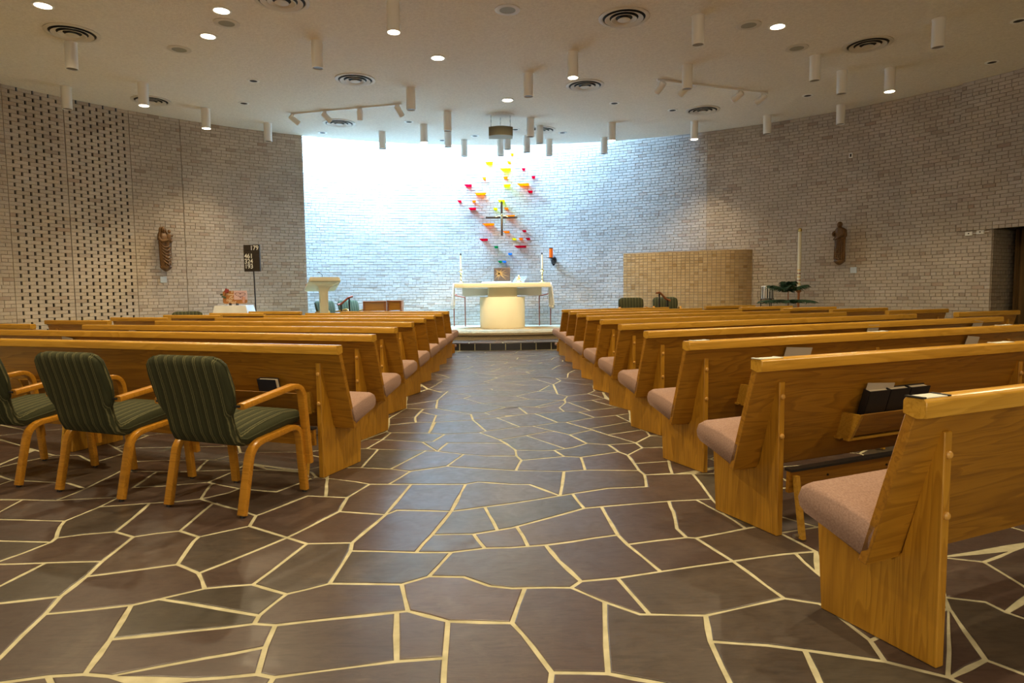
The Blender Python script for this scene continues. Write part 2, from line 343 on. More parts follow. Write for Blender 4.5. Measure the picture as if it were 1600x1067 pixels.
STONES = """-951,2061 -775,2118 -790,2262 -869,2276 -968,2254 -1332,2195 -1292,1989 -1204,1973;-939,1943 -745,1961 -775,2118 -951,2061 -1204,1973;-1078,1912 -980,1868 -693,1854 -689,1941 -745,1961 -939,1943;-1292,1989 -1401,1983 -1312,1885 -1078,1912 -1204,1973;-1332,2195 -1397,2444 -1685,2391 -1632,2096 -1628,2050 -1553,1951 -1401,1983 -1292,1989;-2148,3121 -2159,3175 -2248,3344 -2275,3419 -2465,3444 -2698,3472 -2463,3159;-2244,2868 -2189,2991 -2148,3121 -2463,3159;-2465,3444 -2275,3419 -2226,3646 -2214,3813 -2388,3798 -2555,3779 -2766,3808 -2731,3516 -2698,3472;-1591,3858 -1560,3938 -1769,4062 -1770,4018 -1709,3748;-1602,3666 -1405,3536 -1279,3437 -1257,3468 -1094,3764 -983,3742 -1068,4121 -1150,4156 -1170,4134 -1306,3858 -1560,3938 -1591,3858 -1709,3748;-1826,3707 -1971,3691 -1933,3447 -1910,3243 -1780,3165 -1690,3207 -1585,3234 -1594,3425 -1602,3666 -1709,3748;-1770,4018 -1769,4062 -1813,4088 -2044,4028 -2237,4007 -2274,4370 -2536,4406 -2527,4006 -2555,3779 -2388,3798 -2214,3813 -2226,3646 -2099,3666 -1971,3691 -1826,3707 -1709,3748;277,5260 468,5398 532,5392 355,5631 239,5609 170,5575 -57,5464 -111,5405 52,5129;109,4993 169,4779 369,4739 459,4746 546,4791 277,5260 52,5129;-111,5405 -401,5366 -477,5104 -562,5096 -416,4782 -357,5050 -130,5031 99,4995 52,5129;-130,5031 -357,5050 -416,4782 -214,4678 -51,4618 138,4602 170,4601 169,4779 146,4863 99,4995;17,3142 91,3170 494,3439 463,3696 386,3665 103,3547 -49,3497;-231,3435 -304,3100 -100,3096 17,3142 -49,3497;103,3547 386,3665 223,3897 105,3912 -94,3973 -172,3931 -231,3435 -49,3497;-172,3931 -511,3955 -580,3408 -530,3476 -231,3435;-530,3476 -580,3408 -677,3021 -664,2925 -358,2888 -304,3100 -231,3435;960,3341 910,3109 922,2990 965,2979 1249,3088 1213,3300 1145,3540 985,3526;593,3457 601,3043 622,2922 922,2990 910,3109 960,3341 985,3526;1239,3548 1271,3842 1287,4052 974,4054 925,3801 689,3786 463,3696 494,3439 985,3526;-577,6605 -607,7111 -833,6903 -920,6865 -891,6635 -706,6568;-718,6415 -544,6219 -210,6244 -577,6605 -706,6568;-891,6635 -984,6097 -739,6144 -706,6568;530,2268 565,2265 507,2571 352,2550 306,2495 418,2368;347,1908 501,1849 626,1787 701,1783 724,2073 766,2246 530,2268 418,2368;306,2495 120,2502 60,2232 124,2071 174,1922 347,1908 418,2368;352,2550 282,2761 241,2937 82,2917 -44,2917 -197,2878 -275,2632 -128,2617 -21,2528 69,2503 306,2495;-3105,4874 -2862,4647 -2789,4912 -3775,5950 -4296,5608 -3561,5071 -3299,4889;-3495,4529 -3412,4419 -3126,4227 -2706,4129 -2527,4006 -2537,4432 -2557,4652 -2789,4912 -2862,4647 -3105,4874 -3299,4889;-3561,5071 -3495,4529 -3299,4889;1213,3300 1249,3088 1361,3125 1508,3576 1698,4059 1287,4052 1271,3842;-1011,3109 -843,3476 -852,3716 -1094,3764 -1257,3468 -1279,3437 -1255,3280;-1354,3214 -1453,3145 -1452,3089 -1400,2820 -1265,2721 -1144,2899 -1011,3109 -1255,3280;-1279,3437 -1405,3536 -1602,3666 -1594,3425 -1585,3234 -1453,3145 -1354,3214 -1255,3280;-891,3023 -677,3021 -580,3408 -843,3476 -1011,3109;-1144,2899 -1265,2721 -1174,2572 -991,2598 -891,3023 -1011,3109;-315,4359 -214,4678 -416,4782 -503,4809 -691,4314 -552,4250;-651,3965 -172,3931 -94,3973 105,3912 223,3897 386,3665 466,4168 151,4217 -3,4261 -92,4288 -315,4359 -552,4250;-691,4314 -919,4369 -1022,4371 -1127,4379 -1068,4121 -873,4036 -771,3974 -651,3965 -552,4250;-503,4809 -875,4879 -898,4364 -691,4314;1118,6831 1272,6488 1274,6920 1249,7046 1088,6939;813,6824 971,6325 1272,6488 1118,6831 1088,6939;1249,7046 1109,7391 852,7237 798,7041 780,6810 1088,6939;-771,3974 -852,3716 -843,3476 -580,3408 -511,3955;1906,2131 1859,2209 1844,2288 1716,2334 1673,2248 1556,1920 1631,1814;1556,1920 1375,1835 1420,1747 1566,1739 1631,1814;962,4157 969,4332 973,4560 926,4662 628,4528 610,4196;466,4168 386,3665 689,3786 925,3801 974,4054 962,4157 610,4196;628,4528 511,4559 200,4477 151,4217 466,4168 610,4196;974,4054 1159,4078 1221,4376 969,4332 962,4157;1221,4376 1290,4774 1128,4770 973,4560 969,4332;1128,4770 1115,4929 891,4886 926,4662 973,4560;-1207,4267 -1525,4357 -1740,4373 -1813,4088 -1560,3938 -1306,3858 \
-1170,4134 -1150,4156;-919,4369 -898,4364 -875,4879 -964,4913 -1145,4917 -1022,4371;1283,5163 1296,5327 1270,5394 949,5232 1115,4929;1128,4770 1290,4774 1453,5121 1367,5128 1283,5163 1115,4929;949,5232 850,5434 635,5258 732,4942 891,4886 1115,4929;120,2502 69,2503 -21,2528 -128,2617 -275,2632 -379,2563 -325,2340 -171,2256 60,2232;-171,2256 -165,2020 -157,1826 154,1811 174,1922 124,2071 60,2232;-2706,4129 -3126,4227 -3150,4072 -2962,3822 -2766,3808 -2555,3779 -2527,4006;-790,7961 -709,8348 -923,8393;-920,6865 -833,6903 -607,7111 -532,7787 -615,7681 -790,7961 -979,7412;241,2937 601,3043 593,3457 494,3439 115,3186 158,2927;115,3186 91,3170 -100,3096 -44,2917 82,2917 158,2927;-111,5405 -57,5464 -181,5946 -526,5877 -542,5420 -401,5366;-570,5431 -868,5469 -897,5207 -562,5096 -477,5104 -401,5366;-1511,1895 -1312,1885 -1401,1983 -1553,1951;-157,1826 -165,2020 -319,2009 -689,1941 -693,1854;732,4942 616,4828 459,4746 511,4559 628,4528 926,4662 891,4886;-100,3096 -304,3100 -358,2888 -197,2878 -44,2917;-358,2888 -664,2925 -677,2589 -379,2563 -275,2632 -197,2878;-964,4913 -897,5207 -1041,5227 -1145,4917;-897,5207 -868,5469 -912,5516 -1041,5227;355,5631 590,5777 414,6214 339,6210 41,6041 70,5982 239,5609;70,5982 41,6041 -181,5946 -57,5464 170,5575 239,5609;532,5392 635,5258 850,5434 830,5476 668,5770 590,5777 355,5631;-2189,2991 -2244,2868 -2004,2871 -1759,2872 -1780,3165 -1910,3243 -2053,3215 -2159,3175 -2148,3121;1239,3548 1145,3540 1213,3300;965,2979 1041,2708 1296,2769 1451,2789 1361,3125 1249,3088;1346,2583 1451,2789 1350,2776;1296,2769 1041,2708 1108,2360 1219,2310 1236,2272 1347,2507 1346,2583 1350,2776;2086,2339 1859,2209 1906,2131;-2036,2644 -2048,2609 -1954,2484 -1721,2536 -1732,2717 -1759,2872 -2004,2871;-2244,2868 -2048,2609 -2036,2644 -2004,2871;151,4217 200,4477 170,4601 138,4602 -51,4618 -214,4678 -315,4359 -92,4288 -3,4261;-1571,2764 -1732,2717 -1721,2536 -1685,2391 -1397,2444 -1312,2491 -1174,2572 -1265,2721 -1400,2820;-1452,3089 -1453,3145 -1585,3234 -1690,3207 -1780,3165 -1759,2872 -1732,2717 -1571,2764 -1400,2820;-1933,3447 -1971,3691 -2099,3666 -2226,3646 -2275,3419 -2248,3344 -2159,3175 -2053,3215 -1910,3243;241,2937 282,2761 352,2550 507,2571 701,2621 622,2922 601,3043;-1721,2536 -1954,2484 -1628,2050 -1632,2096 -1685,2391;-677,2589 -664,2925 -677,3021 -891,3023 -991,2598 -826,2504;-873,2336 -869,2276 -790,2262 -571,2301 -325,2340 -379,2563 -677,2589 -826,2504;-991,2598 -1174,2572 -1312,2491 -873,2336 -826,2504;-3150,4072 -3126,4227 -3412,4419;-325,2340 -366,2333 -319,2009 -165,2020 -171,2256;-1312,2491 -1397,2444 -1332,2195 -968,2254 -869,2276 -873,2336;-210,6244 -544,6219 -543,5878 -181,5946;565,2265 766,2246 1108,2360 1041,2708 507,2571;-705,5893 -739,6144 -984,6097 -936,5792;-912,5516 -868,5469 -570,5431 -542,5420 -543,5878 -705,5893 -936,5792;766,2246 724,2073 906,2039 1014,2004 1234,1928 1260,2050 1236,2272 1219,2310 1108,2360;965,2979 922,2990 622,2922 701,2621 1041,2708;-739,6144 -705,5893 -543,5878 -544,6219 -718,6415;459,4746 369,4739 169,4779 170,4601 200,4477 511,4559;-562,5096 -897,5207 -964,4913 -875,4879 -503,4809 -416,4782;1244,5743 1330,6139 1178,6059;956,5973 668,5770 830,5476 1244,5743 1178,6059;1330,6139 1359,6327 1272,6488 848,6259 956,5973 1178,6059;848,6259 708,6301 414,6214 590,5777 668,5770 956,5973;1673,2248 1375,1835 1556,1920;-873,4036 -1068,4121 -983,3742 -852,3716 -771,3974;780,6810 683,6514 708,6301 848,6259 971,6325 813,6824;-2005,4356 -2064,4673 -2118,4659 -2388,4668 -2557,4652 -2537,4432 -2536,4406 -2119,4349;-2274,4370 -2237,4007 -2044,4028 -1813,4088 -1740,4373 -2119,4349;-1740,4373 -1740,4562 -2064,4673 -2005,4356;616,4828 732,4942 635,5258 532,5392 468,5398 277,5260 546,4791;414,6214 708,6301 683,6514 436,6538 266,6586 339,6210;-775,2118 -745,1961 -689,1941 -319,2009 -366,2333 -571,2301 -790,2262;2317,2743 2108,2635 2087,2357 2119,2378 2522,2843;1960,2694 2108,2635 2317,2743;-2766,3808 -2962,3822 -2731,3516;174,1922 154,1811 626,1787 501,1849 347,1908;1305,7509 1109,7391 1249,7046\
;1716,2334 1844,2288 1859,2209 2087,2357 2108,2635 1960,2694;1347,2507 1236,2272 1260,2050 1673,2248 1716,2334 1960,2694;1260,2050 1234,1928 1375,1835 1673,2248;1215,7586 1273,8028 874,8410 783,8179 757,7388 852,7237 1109,7391;949,5232 1270,5394 1244,5743 830,5476;-1525,4357 -1740,4562 -1740,4373;960,1770 1014,2004 906,2039 724,2073 701,1783;1420,1747 1375,1835 1234,1928 1014,2004 960,1770;917,8520 873,8799 548,8838 783,8179;780,6810 469,6535 683,6514;-2869,700 -2022,700 -1887,1028 -2293,1386 -2605,1323;-2869,700 -2605,1323 -3060,1496 -3556,1146;-2869,700 -3556,1146 -3904,1134 -3994,1073 -4064,700;-3556,1146 -3060,1496 -3153,1759 -3635,1827 -4022,1637 -3904,1134;5354,1806 5226,1773 4854,1413 5039,1041 5174,994 5796,1340;5354,1806 5796,1340 6000,1306 6000,2014 5443,1914;5354,1806 5443,1914 5266,2302 4631,2357 4399,1992 5226,1773;5796,1340 5174,994 5355,700 6000,700 6000,1306;5039,1041 4517,912 4459,700 5355,700 5174,994;5039,1041 4854,1413 4327,1464 4006,1173 4517,912;4854,1413 5226,1773 4399,1992 4170,1912 4327,1464;4881,8945 4353,8894 4219,8337 4599,8220 5127,8467;4881,8945 5127,8467 5450,8406 6000,8870 5012,9051;4881,8945 5012,9051 5024,9402 4653,9673 4045,9517 3982,9094 4353,8894;5127,8467 4599,8220 4775,7847 5365,7640 5636,8139 5450,8406;1946,10191 1513,10041 1504,9709 1848,9598 2037,9609 2240,9884;1946,10191 2240,9884 2689,9922 2871,10378 2609,10549 2371,10526;1946,10191 2371,10526 1859,10809 1558,10684 1484,10527;1946,10191 1484,10527 1109,10349 1034,10176 1513,10041;1484,10527 1558,10684 1193,10856 848,10777 774,10590 1109,10349;-423,11859 -666,11800 -970,11403 -855,11301 -303,11351 -197,11566;-423,11859 -197,11566 474,11590 484,11715 160,11959;-423,11859 160,11959 229,12205 -177,12304 -454,12060;-423,11859 -454,12060 -799,12245 -1087,12132 -1178,11958 -666,11800;-454,12060 -177,12304 -286,12533 -650,12545 -763,12471 -799,12245;629,10998 271,10916 208,10696 566,10549 774,10590 848,10777;629,10998 848,10777 1193,10856 1238,11105 1041,11217 680,11132;629,10998 680,11132 447,11361 -79,11124 271,10916;680,11132 1041,11217 1119,11554 474,11590 447,11361;1859,10809 2371,10526 2609,10549 2811,10960 2701,11111 2137,11181 1905,11043;1859,10809 1905,11043 1570,11165 1238,11105 1193,10856 1558,10684;2135,1749 1856,1649 1493,1151 1584,952 2170,968 2333,1198;2135,1749 2333,1198 3226,1152 3356,1208 2665,1843;2135,1749 2665,1843 2819,2526 2699,2668 2282,2566 2060,2309 2017,1959;2135,1749 2017,1959 1824,2037 1566,1739 1230,1756 1267,1709 1856,1649;2017,1959 2060,2309 1824,2037;6000,13120 5418,13120 5376,12781 6000,12868;5418,13120 4676,13120 4889,12735 5376,12781;-675,700 8,700 13,794 -195,927 -622,882;-675,700 -622,882 -729,998 -1226,977 -1258,700;8,700 781,700 351,932 13,794;4688,4038 4346,3515 5008,3215 5266,3368 5323,3577 4897,4041;4688,4038 4897,4041 5332,4299 5346,4407 4609,4860 4541,4837 4290,4260;4688,4038 4290,4260 3799,4189 3741,4145 4007,3481 4346,3515;4897,4041 5323,3577 6000,3938 5332,4299;1034,10176 921,9797 1251,9655 1504,9709 1513,10041;1034,10176 1109,10349 774,10590 566,10549 312,10201;1034,10176 312,10201 268,10065 647,9736 921,9797;921,9797 647,9736 507,9536 558,9355 1111,9311 1251,9655;3736,10695 3206,10364 3604,9883 4157,10293;3736,10695 4157,10293 4290,10278 4820,10607 4835,10752 4684,10877 3759,10905;3736,10695 3759,10905 2811,10960 2609,10549 2871,10378 3206,10364;4157,10293 3604,9883 3582,9769 4045,9517 4653,9673 4733,9869 4290,10278;-2312,9678 -2380,9331 -1753,9016 -1548,9212 -1571,9697;-2312,9678 -1571,9697 -1685,10161 -2458,10182 -2554,9863;-2312,9678 -2554,9863 -3155,9724 -2932,9141 -2380,9331;-2380,9331 -2932,9141 -2664,8709 -2092,8622 -1988,8655 -1753,9016;4631,2357 5266,2302 5511,2647 4970,3012 4406,2718;4631,2357 4406,2718 4013,2753 3631,2336 3728,2012 4170,1912 4399,1992;-3318,3092 -2962,2494 -2703,2509 -2337,2927 -2547,3141;-3318,3092 -2547,3141 -2508,3220 -2796,3601 -2998,3623 -3466,3248 -3413,3133;-3318,3092 -3413,3133 -3944,2770 -3840,2345 -3083,2410 -2962,2494;-2547,3141 -2337,2927 -2284,2922 -25\
08,3220;-1518,6217 -1707,6039 -1661,5476 -1382,5467 -939,5812;-1518,6217 -940,5817 -984,6097 -961,6230;-1518,6217 -961,6230 -892,6630 -1450,6406 -1538,6306;-1518,6217 -1538,6306 -2116,6605 -2561,6348 -2261,6037 -1707,6039;-1707,6039 -2261,6037 -2559,5666 -1912,5346 -1661,5476;-1562,7005 -2109,6921 -2116,6605 -1538,6306 -1450,6406 -1452,6901;-1562,7005 -1452,6901 -902,6726 -920,6865 -954,7176;-1562,7005 -970,7185 -992,7403 -1284,7591 -1564,7478;-1562,7005 -1564,7478 -2151,7546 -2243,7488 -2192,6967 -2109,6921;492,6555 780,6810 790,6937 750,6967 444,6594;492,6555 444,6594 136,6599 -78,6308 -27,6213 133,6139 220,6144 339,6210 266,6586 436,6538 469,6535;-1084,4513 -1287,4311 -1207,4267 -1150,4156 -1068,4121 -1127,4379 -1022,4371 -1055,4518;-1084,4513 -1055,4518 -1145,4917 -1134,4951 -1441,4832;-1084,4513 -1441,4832 -1905,4861 -2012,4655 -1740,4562 -1287,4311;1283,5163 1367,5128 1453,5121 1360,4922 1914,4786 2057,5159 1781,5311;2538,3040 2699,2668 3698,3075 3676,3276 3101,3485;2538,3040 3101,3485 3057,3547 2516,3735 2111,3604 2061,3230;2538,3040 2061,3230 1610,3085 1863,2665 1960,2694 2522,2843 2282,2566 2699,2668;3101,3485 3676,3276 4007,3481 3741,4145 3374,4082 3057,3547;-4178,3590 -4426,3472 -4632,3133 -4494,2892 -3944,2770 -3413,3133 -3466,3248 -4068,3597;-4178,3590 -4068,3597 -3702,3971 -3950,4504 -4428,4510 -4713,4208;-4178,3590 -4713,4208 -5200,4103 -5200,3693 -4426,3472;-4713,4208 -4428,4510 -4701,4777 -5200,4801 -5200,4103;-2458,10182 -1685,10161 -1550,10290 -1612,10674 -2173,10724 -2622,10439;-2458,10182 -2622,10439 -2946,10514 -3497,10052 -3449,9799 -3155,9724 -2554,9863;-2622,10439 -2173,10724 -2335,11174 -2442,11227 -3042,11083 -3249,10793 -2946,10514;1856,1649 1267,1709 959,1474 978,1312 1493,1151;4519,11463 3784,11261 3759,10905 4684,10877 4781,11347;4519,11463 4781,11347 5268,11446 5371,11741 5147,12019 4744,12119 4389,12028;4519,11463 4389,12028 4159,12070 3670,11953 3375,11687 3784,11261;3784,11261 3375,11687 3050,11669 2701,11111 2811,10960 3759,10905;-4388,2215 -4554,1798 -4022,1637 -3635,1827 -3840,2345;-4388,2215 -3840,2345 -3944,2770 -4494,2892 -4842,2499;-4388,2215 -4842,2499 -5200,2462 -5200,1738 -4883,1695 -4554,1798;-4554,1798 -4883,1695 -4679,1178 -3994,1073 -3904,1134 -4022,1637;-979,7406 -960,7745 -1284,7591;1301,6005 1244,5743 1252,5634 1754,5598 1913,5749 1839,5944;1301,6005 1839,5944 2117,6312 2033,6369 1469,6387 1352,6280 1330,6139;-4870,5450 -5200,5407 -5200,4801 -4701,4777 -4502,5252 -4541,5317;-4870,5450 -4541,5317 -4263,5549 -4296,5608 -4047,5771 -4597,6120 -4828,6067;-4870,5450 -4828,6067 -5200,6143 -5200,5407;-2284,2922 -2337,2927 -2703,2509 -2297,2304 -1913,2429;4159,12070 4389,12028 4744,12119 4889,12735 4009,12693;4159,12070 4009,12693 3890,12760 3189,12683 3139,12589 3670,11953;4009,12693 4889,12735 4676,13120 3986,13120 3890,12760;-2796,3601 -3110,4019 -3165,3980 -2998,3623;-79,11124 -429,10818 49,10639 208,10696 271,10916;-79,11124 447,11361 474,11590 -197,11566 -303,11351;-79,11124 -303,11351 -855,11301 -891,11092 -429,10818;2632,4377 2543,4295 2516,3735 3057,3547 3374,4082;2632,4377 3374,4082 3741,4145 3799,4189 3509,4803 2997,4823 2633,4480;2632,4377 2633,4480 1914,4786 1524,4411 1585,4241 1791,4149 2543,4295;2543,4295 1791,4149 1826,3738 2111,3604 2516,3735;-3635,1827 -3153,1759 -3019,1876 -3083,2410 -3840,2345;781,700 1557,700 1584,952 924,858;781,700 924,858 852,1202 369,1165 351,932;924,858 1584,952 1493,1151 978,1312 852,1202;4219,8337 3879,8260 3911,7714 4328,7616 4775,7847 4599,8220;4219,8337 4353,8894 3982,9094 3263,8866 3371,8377 3879,8260;3879,8260 3371,8377 2974,8134 3240,7536 3423,7509 3911,7714;1781,5311 2057,5159 2657,5303 2567,5634 1913,5749 1754,5598;1781,5311 1754,5598 1252,5634 1270,5394 1296,5327 1283,5169;2057,5159 1914,4786 2633,4480 2997,4823 2769,5247 2657,5303;1490,11903 1235,11787 1119,11554 1500,11474 2070,11672 1938,11854;1490,11903 1938,11854 2131,12373 1946,12506 1342,12310;1490,11903 1342,12310 1135,12325 830,12050 1235,11787;1235,11787 830,12050 484,117\
15 474,11590 1119,11554;-3155,9724 -3449,9799 -3800,9629 -3877,9262 -3645,9006 -2932,9141;-2932,9141 -3645,9006 -3757,8806 -3241,8280 -2664,8709;1160,8135 1273,8028 1256,7900 1752,7840 1929,8204 1514,8381;1160,8135 1514,8381 918,8764 881,8745 917,8520 874,8410;1044,8843 918,8764 1514,8381 1992,8901 1746,8972;1044,8843 1746,8972 1549,9229 1111,9311;1044,8843 1111,9311 558,9355 437,9224 918,8764;1746,8972 1992,8901 2299,9362 2037,9609 1848,9598 1549,9229;-2010,1732 -2293,1386 -1887,1028 -1441,1150 -1278,1466 -1302,1573 -1599,1760;-2010,1732 -1599,1760 -1520,1907 -1913,2429 -2297,2304 -2288,1938;-2010,1732 -2288,1938 -3019,1876 -3153,1759 -3060,1496 -2605,1323 -2293,1386;-1599,1760 -1302,1573 -682,1739 -591,1848 -1511,1895;276,1805 -9,1724 -86,1337 191,1300 558,1592 459,1773 377,1799;154,1811 -157,1826 -9,1724;-196,6097 -181,5946 3,6025 132,6096 133,6139 -27,6213;-196,6097 -27,6213 -78,6308 -333,6365 -210,6244;1791,4149 1585,4241 1287,4052 1698,4059 1552,3687 1826,3738;-2022,700 -1258,700 -1226,977 -1441,1150 -1887,1028;2299,9362 1992,8901 2344,8752 3141,8923 2913,9340;2299,9362 2913,9340 3125,9648 2689,9922 2240,9884 2037,9609;2913,9340 3141,8923 3263,8866 3982,9094 4045,9517 3582,9769 3125,9648;1340,7484 1303,7459 1282,7075 1843,7000 1883,7392;1340,7484 1883,7392 2000,7495 1752,7840 1256,7900 1218,7607;1340,7484 1218,7607 1215,7586 1109,7391 1305,7509 1303,7459;-4701,4777 -4428,4510 -3950,4504 -3877,4546 -3777,4904 -3958,5144 -4502,5252;3670,11953 3139,12589 2591,12323 2905,11730 3050,11669 3375,11687;3139,12589 3189,12683 2202,13094 1905,12745 1946,12506 2131,12373 2591,12323;-4971,8340 -4719,7801 -4611,7761 -4039,8088 -4350,8521;-4971,8340 -4350,8521 -4300,8619 -4723,8990 -5200,8825 -5200,8399;-4971,8340 -5200,8399 -5200,7756 -4719,7801;-4719,7801 -5200,7756 -5200,7216 -4812,7240 -4611,7761;1163,4053 1585,4241 1524,4411 1245,4515 1221,4376 1159,4078;312,10201 566,10549 208,10696 49,10639 -24,10427;312,10201 -24,10427 -298,10372 -383,10063 129,10013 268,10065;-748,7926 -751,7898 -672,7772 -594,7708 -532,7787 -545,7669 -375,7530 6,7795 -10,7889 -337,8129;-748,7926 -337,8129 -721,8375 -761,8359 -709,8348 -790,7961;-337,8129 -10,7889 417,8157 174,8405 -34,8437;-337,8129 -34,8437 -108,8539 -671,8676 -721,8375;2881,700 3741,700 3644,1114 3356,1208 3226,1152;2881,700 3226,1152 2333,1198 2170,968 2358,700;2358,700 2170,968 1584,952 1557,700;-3062,6684 -2789,6363 -2561,6348 -2116,6605 -2109,6921 -2192,6967 -2753,6967;-3062,6684 -2753,6967 -3078,7394 -3441,7394 -3607,6765;-3062,6684 -3607,6765 -3785,6394 -3527,6089 -3090,6106 -2789,6363;-2789,6363 -3090,6106 -2776,5654 -2559,5666 -2261,6037 -2561,6348;-5200,9432 -5200,8825 -4723,8990 -4662,9208 -4775,9340;-5200,9432 -4775,9340 -4442,9821 -4638,10095 -5200,10067;-5200,10067 -4638,10095 -4342,10391 -4505,10689 -5200,11001;-3348,12220 -3633,12052 -3415,11577 -2484,11757 -2588,12102;-3348,12220 -2588,12102 -2367,12395 -2543,12713 -3261,12619;-3348,12220 -3261,12619 -3603,12855 -4254,12676 -4233,12212 -4158,12136 -3633,12052;-3633,12052 -4158,12136 -4550,11550 -4037,11322 -3415,11577;-4112,10384 -3497,10052 -2946,10514 -3249,10793 -3342,10794;-4112,10384 -3342,10794 -3984,11095 -4505,10689 -4342,10391;-4112,10384 -4342,10391 -4638,10095 -4442,9821 -3800,9629 -3449,9799 -3497,10052;-3342,10794 -3249,10793 -3042,11083 -3415,11577 -4037,11322 -3984,11095;1992,8901 1514,8381 1929,8204 2411,8229 2344,8752;2344,8752 2411,8229 2581,8145 2974,8134 3371,8377 3263,8866 3141,8923;-1484,11525 -1684,11278 -1446,10781 -891,11092 -855,11301 -970,11403;-1484,11525 -970,11403 -666,11800 -1178,11958 -1628,11784;-1484,11525 -1628,11784 -2484,11757 -2442,11227 -2335,11174 -1684,11278;-1684,11278 -2335,11174 -2173,10724 -1612,10674 -1446,10781;2131,12373 1938,11854 2070,11672 2905,11730 2591,12323;1946,12506 1905,12745 1315,12883 1094,12783 977,12473 1135,12325 1342,12310;3698,3075 2699,2668 2819,2526 3631,2336 4013,2753;3698,3075 4013,2753 4406,2718 4970,3012 5008,3215 4346,3515 4007,3481 3676,3276;-2092,8622 \
